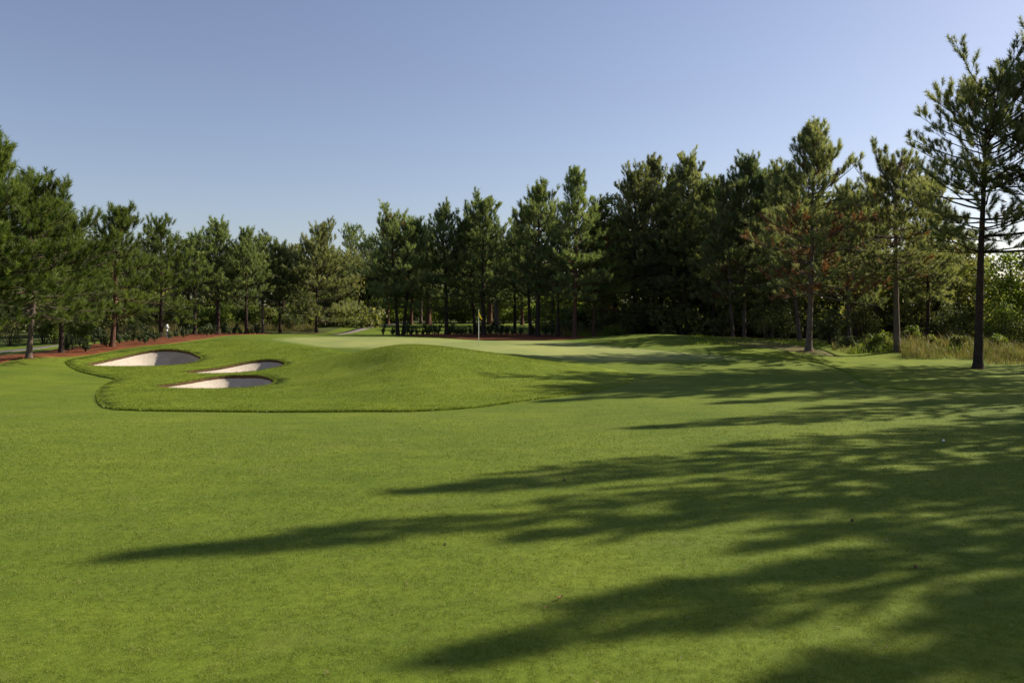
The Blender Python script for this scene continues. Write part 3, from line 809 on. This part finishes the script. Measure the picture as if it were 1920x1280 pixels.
pine_px(1592, 63, 366, 52, 540, 'shorter olive pine behind the gap between the rusty pine and the bare grey trunk', topx=1588, group=GR, seed=41, p=0.5, r0=0.15, bk='bark_grey', mat='needle_olive', el0=-10)
pine_px(1645, 61, 352, 50, 530, 'pine crown close behind and left of the bare grey trunk', topx=1640, group=GR, seed=42, p=0.5, r0=0.15, mat='needle_olive', dead=.05)
pine_px(1738, 58, 356, 60, 555, 'pale olive pine with hanging lower foliage right of the bare grey trunk', topx=1740, group=GR, seed=43, p=0.5, r0=0.14, mat='needle_olive', el0=-18)
pine_px(1448, 66, 338, 56, 540, 'shaded pine between the two grey trunks and the rusty pine', topx=1440, group=GR, seed=44, p=0.5, r0=0.16, mat='needle')
pine_px(1338, 70, 350, 52, 545, 'dark pine set back left of the two grey trunks', topx=1335, group=GR, seed=45, p=0.5, r0=0.15, mat='needle')
# pines standing beyond the right edge of the frame: their shadows lie across the fairway
def shadow_pine(tipx, tipy, H, R, seed, **kw):
    d = H / math.tan(SUN_EL)
    x = tipx + d * math.cos(SUN_AZ); y = tipy + d * math.sin(SUN_AZ)
    make_pine((x, y, hz(x, y)), H, kw.pop('cb', 0.36) * H, R, 'tall pine beyond the right edge of the photo, casting its shadow on the fairway', 'pines beyond the right edge', seed=seed, r0=0.2, K=16, nl=.3, nw=.04, dens=kw.pop('dens', 0.8), **kw)
for i, (tx_, ty_, H, R) in enumerate([(-5.2, 9.8, 19, 1.9), (-2.4, 13.1, 18, 1.9), (-1.2, 6.9, 16, 1.8), (-0.2, 10.7, 15, 1.3), (0.5, 8.3, 18, 1.6), (2.6, 20.6, 17, 1.7), (4.0, 17.4, 20, 1.9), (2.6, 10.2, 15, 1.4), (3.2, 5.0, 17, 1.8), (6.5, 14.2, 16, 1.8), (6.0, 7.0, 15, 1.7), (9.0, 19.0, 17, 1.8), (8.5, 11.5, 14, 1.6),
        (8.5, 24.5, 20, 2.0), (11, 15.5, 15, 1.7), (0.3, 27, 22, 2.0), (12, 22, 15, 1.7), (7, 30, 19, 2.0), (1.1, 5.5, 16, 1.8), (1.9, 6.5, 15, 1.5), (3.4, 7.7, 16, 1.7),  (4.2, 12.2, 16, 1.6), (7.2, 17, 16, 1.8), (6, 26, 20, 2.0), (12, 18.5, 15, 1.9), (13, 26, 17, 2.0), (11, 29, 18, 2.0), (3.5, 32, 20, 2.0), (5.5, 35.5, 21, 2.4), (8.5, 34, 20, 2.3), (10.5, 36.5, 21, 2.4), (12.5, 32.5, 19, 2.2)]):
    shadow_pine(tx_ + .5, ty_, H, R * .78, 60 + i, p=1.0 if i in (0, 2, 4, 8) else 0.75, sparse=.38 if tx_ < 2.2 or ty_ > 19 else .56, cb=.38, dens=.8)

# ------------------------------------------------------------------ leafy masses
def leaf_cloud(cen_, rad_, cnt, size, rs, tone0=None):
    """leaf-sized quads scattered through clumps"""
    cen_ = np.asarray(cen_, float); rad_ = np.asarray(rad_, float); k = len(cen_)
    if np.isscalar(cnt): cnt = np.full(k, cnt)
    ci = np.repeat(np.arange(k), cnt); m = len(ci)
    d = rs.normal(size=(m, 3)); d /= np.linalg.norm(d, axis=1)[:, None]
    r = rs.random(m) ** 0.45
    p = cen_[ci] + d * (r[:, None]) * (rad_[ci] if rad_.ndim == 2 else rad_[ci][:, None])
    nn = d + rs.normal(0, 0.8, (m, 3)); nn /= np.linalg.norm(nn, axis=1)[:, None]
    u_ = np.cross(nn, rs.normal(size=(m, 3))); u_ /= np.linalg.norm(u_, axis=1)[:, None] + 1e-9
    v_ = np.cross(nn, u_)
    sz = size * rs.uniform(0.6, 1.4, m)[:, None]
    V = np.stack([p - u_ * sz, p + v_ * sz * .5, p + u_ * sz, p - v_ * sz * .5], 1).reshape(-1, 3)
    tc = rs.normal(0.5, 0.15, k) if tone0 is None else tone0
    tone = np.clip(tc[ci] + rs.normal(0, .12, m), 0, 1)
    return V, np.arange(4 * m).reshape(-1, 4), np.repeat(tone, 4)

def broad_tree(loc, H, R, cbf, label, group, seed, mat='leaf', bk='bark', nclump=46, per=70, leaf=0.16, name='broadleaf_tree', r0=.22):
    rs = np.random.default_rng(seed); rr = random.Random(seed)
    root = empty(name, loc); tag(root, label, 'tree', group)
    g_ = Geo()
    n = 8; tz = np.linspace(0, 1, n)
    pts_ = np.column_stack([.15 * np.sin(tz * 4 + seed), .15 * np.cos(tz * 3 + seed), -0.2 + tz * H * .8])
    g_.tube(pts_, r0 * (1 - .8 * tz), 8)
    cz = H * (1 + cbf) / 2; hz_ = H * (1 - cbf) / 2
    c = rs.normal(size=(nclump, 3)); c /= np.linalg.norm(c, axis=1)[:, None]
    c *= (rs.random(nclump) ** 0.4)[:, None] * np.array([R, R, hz_]) * 0.86
    c[:, 2] += cz
    cr = rs.uniform(0.22, 0.42, nclump) * R
    for i in range(0, nclump, 3):
        zb = min(max(H * cbf * .8, c[i, 2] - R * .9), H * .75)
        k = np.interp(zb, pts_[:, 2], np.arange(n)); b = pts_[int(k)]
        mid = (b + c[i]) / 2 + np.array([0, 0, .2])
        g_.tube([b, mid, c[i]], [0.07, .045, .015], 4)
    g_.build('trunk', M[bk], root)
    V, F, tn = leaf_cloud(c, np.column_stack([cr, cr, cr * .7]), per, leaf, rs)
    mk('crown', V, F, M[mat], root, False, tn)
    return root
def broad_px(px, Y, top, hw, label, group, seed, cbf=0.3, **kw):
    x = (px - 960) / FPX * Y; z = hz(x, Y)
    H = EYE - (top - HOR) / FPX * Y - z
    return broad_tree((x, Y, z), H * 1.03, 1.22 * hw / FPX * Y, cbf, label, group, seed, **kw)

GB = 'round-topped trees behind the pines'
for i, (px, Y, top, hw, lab, mt) in enumerate([
    (150, 72, 402, 62, 'round-topped tree behind the dense pine at left, bulging left of the candle leader', 'leaf_dark'),
    (262, 80, 428, 48, 'round crown filling the gap right of the candle-topped pine', 'leaf_dark'),
    (352, 84, 432, 46, 'dark rounded crown above and behind the white post', 'leaf_dark'),
    (440, 88, 452, 44, 'rounded crown between two pointed pines midway along the left row', 'leaf_dark'),
    (535, 84, 448, 42, 'dome-shaped crown rising behind the short pine left of the lone broad pine', 'leaf'),
    (640, 92, 458, 46, 'olive crown just right of the lone broad pine', 'leaf'),
    (676, 98, 492, 40, 'lower greyish crown in the dip of the skyline above the far path', 'leaf'),
    (1238, 82, 340, 46, 'dim rounded crown filling in behind the tall pine with a lit trunk', 'leaf_dark'),
    (1150, 76, 356, 44, 'spreading crown between the tallest pointed pine and the mound pines', 'leaf_dark'),
    (1340, 78, 358, 50, 'dark crown filling the skyline dip beside the two grey trunks', 'leaf_dark'),
    (1450, 76, 330, 55, 'high round crown left of the tall rusty pine', 'leaf_dark'),
    (1605, 68, 372, 50, 'leafy crown right of the tall rusty pine, low in the skyline notch', 'leaf'),
    (1760, 64, 425, 70, 'yellowish leafy tree left of the open-crowned pine trunk', 'leaf'),
    (1895, 66, 470, 62, 'sparse yellow green tree under bright sky at the right edge', 'leaf_bright'),
    (1985, 60, 420, 60, 'leafy tree just past the right edge, under the corner pine', 'leaf')]):
    broad_px(px, Y, top, hw, lab, GB, 200 + i, mat=mt, cbf=0.2, nclump=74, per=90, leaf=0.14)

GF = 'old pines across the far fairway'
far = [(692, 100, 'far trunk where the pale path meets the trees'), (727, 98, 'left far reddish trunk beside the twin-trunked pines'), (771, 97, 'far red trunk just right of the twin trunks'), (789, 99, 'thin far trunk left of the thick pale one'), (803, 97, 'thickest far trunk, pale, left of the flag'),
       (918, 97, 'far grey trunk right of the flag'), (931, 95, 'far red trunk right of the flag'), (979, 96, 'thin far trunk in the gap right of the flag'), (1036, 90, 'far trunk beyond the meadow by the tallest pointed pine'), (1150, 84, 'far pine hidden in shade left of the right mound'), (868, 104, 'far dark trunk left of the flag'), (660, 104, 'far dark trunk left of the pale path end')]
proto = None
for i, (px, Y, lab) in enumerate(far):
    x = (px - 960) / FPX * Y; z = hz(x, Y)
    thick = 1.7 if px in (803, 918, 931) else 1.0
    make_pine((x, Y, z), 10.0 + (i % 3) * .8, 3.6, 2.6, lab, GF, seed=300 + i, p=0.4, r0=0.20 * thick, bk='bark_red' if i % 3 else 'bark_grey', dens=0.85, K=12, nl=.34, nw=.07, low=.4)

# understorey bushes along the wood's edge, one by one where they stand out
GU = 'bushes along the edge of the wood'
def bush(px, Y, hpx, hw, label, mat, seed, group=GU, leaf=0.07, per=70, ncl=34, name='bush'):
    x = (px - 960) / FPX * Y; z = hz(x, Y)
    H = hpx / FPX * Y; R = hw / FPX * Y
    rs = np.random.default_rng(seed)
    root = empty(name, (x, Y, z)); tag(root, label, 'bush', group)
    c = rs.normal(size=(ncl, 3)); c /= np.linalg.norm(c, axis=1)[:, None]
    c *= (rs.random(ncl) ** .5)[:, None] * np.array([R, R * .8, H * .5]) * .85
    c[:, 2] += H * .5
    cr = rs.uniform(.2, .4, ncl) * min(R, H)
    g_ = Geo()
    for i in range(0, ncl, 3):
        g_.tube([(c[i, 0] * .15, c[i, 1] * .15, -.1), (c[i, 0] * .6, c[i, 1] * .6, c[i, 2] * .55), c[i]], [.03, .02, .008], 4)
    g_.build('stem', M['bark'], root)
    V, F, tn = leaf_cloud(c, np.column_stack([cr, cr, cr]), per, leaf, rs)
    V[:, 2] = np.maximum(V[:, 2], 0.02)
    mk('foliage', V, F, M[mat], root, False, tn)
    return root
for i, q in enumerate([
    (-40, 56, 120, 52, 'dark leafy bush cut by the left edge, under the tall pine', 'leaf_dark'),
    (20, 56, 105, 50, 'dark thicket bush at the left edge behind the path', 'leaf_dark'),
    (82, 58, 88, 36, 'leafy bush behind the big bushy pine trunk at left', 'leaf'),
    (100, 57, 66, 26, 'bright vine-covered bush beside the second trunk from the left', 'leaf_bright'),
    (150, 60, 52, 32, 'sunlit leafy bush right of the second trunk from the left', 'leaf_bright'),
    (255, 70, 36, 30, 'brownish bush in the gap between the candle-topped pine and the white post', 'leaf'),
    (346, 72, 44, 20, 'young light green bush between the white post and the slim dark pine', 'leaf_bright'),
    (425, 80, 60, 26, 'light green sapling bush right of the stout dark trunk', 'leaf_bright'),
    (548, 80, 34, 28, 'dark low bush at the grass edge left of the lone broad pine', 'leaf_dark'),
    (575, 84, 30, 26, 'reddish brown brush behind the lone broad pine trunk', 'leaf'),
    (690, 92, 32, 16, 'small round tree-like bush on the far path edge', 'leaf_dark'),
    (707, 90, 30, 14, 'second small round bush on the far path edge, nearer the twin trunks', 'leaf_dark'),
    (1062, 78, 34, 38, 'grey brown brush behind the tallest pointed pine trunk', 'leaf_dark'),
    (1140, 76, 40, 40, 'dark shaded bush left of the right mound', 'leaf_dark'),
    (1150, 68, 22, 26, 'low bright bush at the foot of the mound by the red mulch', 'leaf_bright'),
    (1245, 76, 50, 28, 'dim bush between the lit trunk and the pair of dark trunks', 'leaf_dark'),
    (1325, 74, 62, 22, 'bright yellow green bush glowing behind the mound', 'leaf_bright'),
    (1352, 66, 44, 22, 'yellowish leafy bush left of the two grey trunks', 'leaf'),
    (1345, 78, 90, 36, 'dark tall bush behind the two grey trunks', 'leaf_dark'),
    (1440, 60, 90, 46, 'large olive bush between the two grey trunks and the rusty pine', 'leaf'),
    (1470, 62, 62, 38, 'dark bush behind the rusty pine', 'leaf_dark'),
    (1560, 55, 70, 34, 'dark bush right of the rusty pine trunk', 'leaf_dark'),
    (1620, 58, 100, 40, 'brown green bush left of the bare grey trunk', 'leaf'),
    (1650, 51, 34, 30, 'low bright weeds at the foot of the bare grey trunk', 'leaf_bright'),
    (1705, 54, 46, 22, 'bright leafy shoots just right of the bare grey trunk', 'leaf_bright'),
    (1725, 60, 150, 34, 'young pine-green bush between the bare grey trunk and the open-crowned pine', 'leaf'),
    (1775, 58, 95, 46, 'dark rounded bush left of the long dark trunk', 'leaf_dark'),
    (1880, 56, 110, 52, 'big sunlit bush right of the long dark trunk', 'leaf_bright'),
    (1745, 53, 26, 20, 'low ragged weed clump midway between the bare grey trunk and the long dark trunk', 'leaf'),
    (1800, 51, 34, 22, 'brownish weed clump just left of the long dark trunk', 'leaf'),
    (1868, 52, 38, 24, 'green weed clump just right of the long dark trunk', 'leaf_bright'),
    (1590, 53, 24, 22, 'low dark weeds between the rusty pine and the bare grey trunk', 'leaf_dark'),
    (1930, 54, 80, 44, 'leafy bush at the right edge above the tall grass', 'leaf'),
    ]):
    bush(*q[:4], q[4], q[5], 400 + i)

# small shrubs planted in the mulch
rs = np.random.default_rng(5)
def shrub_proto(seed):
    rs = np.random.default_rng(seed)
    root = empty('shrub', (0, 0, 0))
    g_ = Geo(); cs = []
    for k in range(7):
        a = rs.uniform(0, 6.28); r = rs.uniform(.05, .28); h = rs.uniform(.25, .62)
        g_.tube([(0, 0, -.03), (r * .5 * math.cos(a), r * .5 * math.sin(a), h * .6), (r * math.cos(a), r * math.sin(a), h)], [.012, .009, .004], 4)
        for s in (.5, .75, 1.0): cs.append((r * s * math.cos(a), r * s * math.sin(a), h * s))
    g_.build('stem', M['bark'], root)
    V, F, tn = leaf_cloud(cs, np.full(len(cs), .13), 14, .055, rs)
    mk('foliage', V, F, M['shrub'], root, False, tn)
    return root
SL = {'l': ('small dark green shrub planted in the red mulch under the left pines', 'shrubs in the left mulch bed'), 'c': ('small dark shrub planted in the shaded mulch behind the green', 'shrubs in the mulch behind the green')}
protos = [shrub_proto(500 + k) for k in range(4)]
spots = []
for px, py, Y in [(136, 655, 48), (150, 650, 50), (163, 652, 49.5), (178, 648, 51), (190, 650, 50), (238, 643, 52.5), (250, 641, 53), (262, 645, 51.5), (277, 640, 53.5), (290, 642, 52.5), (318, 640, 55), (330, 632, 60), (343, 635, 58.5), (352, 630, 62), (376, 629, 64), (388, 633, 61), (396, 629, 64), (420, 628, 67), (431, 630, 64), (440, 627, 68), (450, 629, 66), (472, 626, 70), (481, 627, 69), (225, 648, 50.5), (200, 654, 48.8), (160, 660, 46.7), (128, 660, 46.5), (272, 648, 50.2)]:
    spots.append((px, Y, 'l'))
for px, Y in [(px_, Y_ + 9) for px_, Y_ in [(738, 63), (764, 62), (772, 63), (781, 62), (793, 63), (800, 62), (814, 62.6), (822, 64), (850, 64), (858, 63), (866, 62), (872, 64), (882, 64), (920, 63.5), (930, 64), (940, 63), (952, 64.4), (960, 62), (976, 63), (1022, 61), (1035, 62), (1000, 64), (897, 65), (845, 62), (806, 64)]]:
    spots.append((px, Y, 'c'))
for i, (px, Y, b) in enumerate(spots):
    o = protos[i] if i < 4 else copy_tree(protos[rs.integers(0, 4)])
    x = (px - 960) / FPX * Y
    o.location = (x, Y, hz(x, Y) + 0.03)
    s = rs.uniform(.75, 1.35) * (1.0 if b == 'l' else 1.25)
    o.scale = (s, s, s * rs.uniform(.85, 1.25)); o.rotation_euler = (0, 0, rs.uniform(0, 6.28))
    tag(o, SL[b][0], 'shrub', SL[b][1])
x, y, z = P(719, 629, 68)
o = copy_tree(protos[1]); x = (719 - 960) / FPX * 68; o.location = (x, 68, hz(x, 68)); o.scale = (.7, .7, 1.5)
tag(o, 'tiny upright seedling alone on the grass left of the twin trunks', 'shrub'); 
if 'group' in o: del o['group']

# tall wild grass
rs = np.random.default_rng(21)
def field(name, boxes, label, hr, wr, mat='straw'):
    xs = []; hs = []
    for (pa, pb, Ya, Yb, n_, k) in boxes:
        Yv = rs.uniform(Ya, Yb, n_); pv = rs.uniform(pa, pb, n_)
        xs.append(np.column_stack([(pv - 960) / FPX * Yv, Yv])); hs.append(rs.uniform(hr[0], hr[1], n_) * k)
    xy = np.concatenate(xs); n_ = len(xy)
    cl = 0.55 + 0.45 * np.sin(xy[:, 0] * 1.7 + 2 * np.sin(xy[:, 1] * .9)) * np.sin(xy[:, 1] * 1.3 + xy[:, 0] * .6) + 0.35 * np.sin(xy[:, 0] * 4.1 + xy[:, 1] * 3.3)
    hs = [np.concatenate(hs) * np.clip(cl, .25, 1.3)]
    blades(name, xy, heights(xy), np.concatenate(hs), rs.uniform(wr[0], wr[1], n_), 0.55, M[mat], label, rs, 2)
field('tall_grass', [(1620, 1790, 50.5, 58, 6000, .8), (1690, 2050, 47, 57, 13000, 1.05), (1560, 1650, 50, 55, 1500, .5), (1850, 2100, 45, 50, 4000, .8)], 'tall straw coloured grass and weeds along the right edge of the wood', (0.4, 1.3), (.012, .03))
field('green_weeds', [(1590, 1800, 49.5, 56, 5000, .7), (1780, 2050, 48, 56, 2500, .7)], 'green weeds mixed into the tall grass on the right', (0.3, 1.1), (.02, .05), 'leaf_bright')
field('meadow_grass', [(200, 340, 62, 76, 6000, 1.0), (420, 590, 78, 90, 9000, .9), (1040, 1180, 74, 88, 7000, .8)], 'rusty brown wild grass between the pines', (0.4, 1.2), (.02, .04))
field('bank_grass', [(1290, 1560, 53, 60, 3500, .35), (1060, 1180, 70, 74, 4000, .5), (130, 330, 62, 68, 4000, .5), (330, 480, 74, 78, 3000, .5)], 'ragged green weeds at the foot of the trees', (0.25, .9), (.015, .035), 'blade_rough')

q_ = []
for (px, Y) in [(1833, 43), (1682, 50), (1516, 50), (1500, 60), (1395, 67), (1374, 66), (1190, 72), (54, 41), (593, 76), (525, 75), (493, 74)]:
    m_ = 420
    r_ = np.abs(rs.normal(0, .75, m_)) + .15; a_ = rs.uniform(0, 6.28, m_)
    q_.append(np.column_stack([(px - 960) / FPX * Y + r_ * np.cos(a_), Y + r_ * np.sin(a_)]))
xy = np.concatenate(q_); n_ = len(xy)
blades('fallen_needles', xy, heights(xy) + .012, rs.uniform(.02, .06, n_), rs.uniform(.02, .05, n_), 3.0, M['dead'], 'fallen rusty needles round the feet of the pines', rs)

# the wood behind everything reads as one mass
rs = np.random.default_rng(33)
cs = []; rd = []
def wood(pa, pb, Ya, Yb, ztop, n_, rr_=(1.2, 2.2)):
    for _ in range(n_):
        Yv = rs.uniform(Ya, Yb); x = (rs.uniform(pa, pb) - 960) / FPX * Yv
        zb = hz(x, Yv)
        r = rs.uniform(*rr_)
        cs.append((x, Yv, zb + rs.uniform(0.2, max(0.5, ztop - r * .6)))); rd.append(r)
wood(-400, 120, 76, 100, 11, 150)
wood(100, 560, 90, 115, 9.5, 240)
wood(540, 700, 112, 125, 9.5, 90)
wood(690, 1120, 124, 138, 12, 360)
wood(1280, 1520, 72, 82, 5, 120)
wood(1100, 1320, 82, 100, 12, 150)
wood(1280, 1660, 72, 90, 13.5, 260)
wood(1640, 1840, 70, 84, 8.5, 110)
wood(1800, 2400, 68, 84, 6.0, 150)
wood(-700, 700, 128, 150, 8.5, 150, (2.5, 4)); wood(600, 1300, 128, 150, 10, 120, (2.5, 4)); wood(1200, 1750, 95, 120, 10, 110, (2.5, 4)); wood(1650, 2700, 88, 110, 5.5, 110, (2, 3.2))
wood(1180, 2100, 70, 84, 3.0, 220, (1.0, 1.7)); wood(-200, 700, 84, 100, 3.0, 170, (1.0, 1.7))
cs = np.array(cs); rd = np.array(rd)
V, F, tn = leaf_cloud(cs, np.column_stack([rd, rd, rd * .8]), 170, .24, rs)
cs, rd, keep_w = [], [], (V, F, tn)
wood(560, 1160, 102, 107, 4.6, 260, (.8, 1.5)); wood(1000, 1140, 84, 92, 2.6, 50, (.6, 1.1)); wood(330, 560, 82, 92, 2.6, 90, (.6, 1.2))
cs = np.array(cs); rd = np.array(rd)
V, F, tn = leaf_cloud(cs, np.column_stack([rd, rd, rd * .8]), 150, .16, rs)
tag(mk('thicket', V, F, M['leaf_bright'], None, False, tn), 'low thicket, sunlight put into its leaf colour, seen between the trunks across the far fairway', 'thicket', None, 'stuff')  # brighter leaf colour stands in for sunlight on the far foliage
V, F, tn = keep_w
tag(mk('woodland', V, F, M['leaf'], None, False, tn), 'dense far woodland closing the view behind the pines', 'woodland', None, 'stuff')

# ------------------------------------------------------------------ small things
def lathe(prof, sides=16):
    prof = np.array(prof, float); n_ = len(prof)
    a = np.arange(sides) * 2 * math.pi / sides
    V = np.stack([prof[:, 0:1] * np.cos(a), prof[:, 0:1] * np.sin(a), np.repeat(prof[:, 1:2], sides, 1)], -1).reshape(-1, 3)
    i = np.arange(n_ - 1)[:, None] * sides; j = np.arange(sides)[None]; k = (j + 1) % sides
    return V, np.stack([i + j, i + k, i + sides + k, i + sides + j], -1).reshape(-1, 4)

fx, fy, fz = P(897.5, 648, 50); fz = hz(fx, fy)
root = empty('flagstick', (fx, fy, fz))
tag(root, 'white golf flagstick with a limp yellow flag standing in the green', 'flag')
top = EYE - (581 - HOR) / FPX * 50 - fz
V, F = lathe([(0, -.1), (.016, -.1), (.016, top * .5), (.013, top), (.018, top + .005), (.018, top + .03), (0, top + .035)], 10)
V[:, :2] *= 1.25
mk('pole', V, F, M['white'], root, True)
V, F = lathe([(.054, .004), (.056, .008), (.056, -.1), (0, -.1)], 20)
mk('hole', V, F, M['black'], root, True)
# limp cloth: folds hanging from the pole
nu, nv = 13, 15
V = []
for j in range(nv):
    v = j / (nv - 1)
    for i in range(nu):
        u = i / (nu - 1)
        spread = 0.30 * u * (0.35 + 0.65 * v)
        x = 0.02 + spread * 0.85 * (1 - .25 * math.cos(v * 3))
        yv = 0.055 * math.sin(u * 9 + v * 1.5) * (0.3 + u)
        zv = top - 0.04 - v * 0.42 - u * (0.24 - .10 * v)
        V.append((x * .72, yv, zv))
i = np.arange(nu - 1)[None]; j = np.arange(nv - 1)[:, None] * nu
F = np.stack([j + i, j + i + 1, j + i + 1 + nu, j + i + nu], -1).reshape(-1, 4)
mk('flag', np.array(V), F, M['yellow'], root, True)

x, y, z = P(313, 632, 60); z = hz(x, 60)
root = empty('marker_post', (x, 60, z))
tag(root, 'short white marker post in the shaded mulch between two pines at left', 'post')
ph = EYE - (608 - HOR) / FPX * 60 - z
V, F = lathe([(0, -.05), (.07, -.05), (.065, ph * .62), (.05, ph * .66), (.05, ph * .72), (.085, ph * .76), (.09, ph * .95), (.06, ph), (0, ph)], 12)
mk('post', V, F, M['white'], root, True)
V, F = lathe([(0, 0), (.035, 0), (.05, .03), (.05, .09), (.03, .12), (0, .12)], 10)
V += np.array([.12, -.02, ph * .7]); mk('knob', V, F, M['white'], root, True)
g_ = Geo(); g_.tube([(0.03, -.01, ph * .74), (.12, -.02, ph * .74)], [.02, .02], 6); g_.build('bracket', M['metal'], root)

def fallen(px, py, kind, label, size, seed):
    Yv = EYE * FPX / (py - HOR); x = (px - 960) / FPX * Yv; z = hz(x, Yv)
    rr = random.Random(seed)
    if kind == 'leaf':
        V = []; F = []
        nn = 7
        for i in range(nn):
            u = i / (nn - 1) * 2 - 1; wv = (1 - u * u) * .32 + .02
            for s in (-1, 0, 1): V.append((u * size, s * wv * size, .02 + size * (.25 * u * u + .25 * abs(s))))
        i = np.arange(nn - 1) * 3
        F = np.concatenate([np.stack([i, i + 3, i + 4, i + 1], 1), np.stack([i + 1, i + 4, i + 5, i + 2], 1)])
        o = mk('fallen_leaf', np.array(V), F, M['dryleaf'], None, True)
        tag(o, label, 'leaf')
    else:
        V, F = lathe([(0, 0)] + [(size * .5 * math.sin(math.pi * (k + .5) / 9) * (1.15 if k % 2 else .85), size * 1.3 * (k + .5) / 9) for k in range(9)] + [(0, size * 1.3)], 10)
        V = V[:, [2, 0, 1]]; V[:, 2] += size * .45
        o = mk('pine_cone', V, F, M['cone'], None, False)
        tag(o, label, 'cone')
    o.location = (x, Yv, z); o.rotation_euler = (0, 0, rr.uniform(0, 6))
fallen(1050, 1123, 'leaf', 'curled brown leaf on sunlit grass at the tip of the lower shadow', .045, 1)
fallen(1024, 1141, 'leaf', 'smaller brown leaf just left of the curled one near the lower shadow', .03, 2)
fallen(834, 1022, 'cone', 'small pine cone on sunlit grass below the long middle shadow', .032, 3)
fallen(1058, 905, 'cone', 'pine cone on a bright strip between the middle shadows', .05, 4)
fallen(1600, 978, 'cone', 'pine cone in dappled shade on the right of the fairway', .045, 5)
fallen(1714, 1063, 'cone', 'pine cone in deep shade near the right edge of the fairway', .04, 6)
Yv = EYE * FPX / (830 - HOR); x = (1769 - 960) / FPX * Yv
V, F = lathe([(.0214 * math.sin(math.pi * k / 12), .0214 * (1 - math.cos(math.pi * k / 12))) for k in range(13)], 16)
o = mk('golf_ball', V * 1.3, F, M['white'], None, True); o.location = (x, Yv, hz(x, Yv) + .01)
tag(o, 'tiny white ball lying in the shaded fairway at right', 'ball')
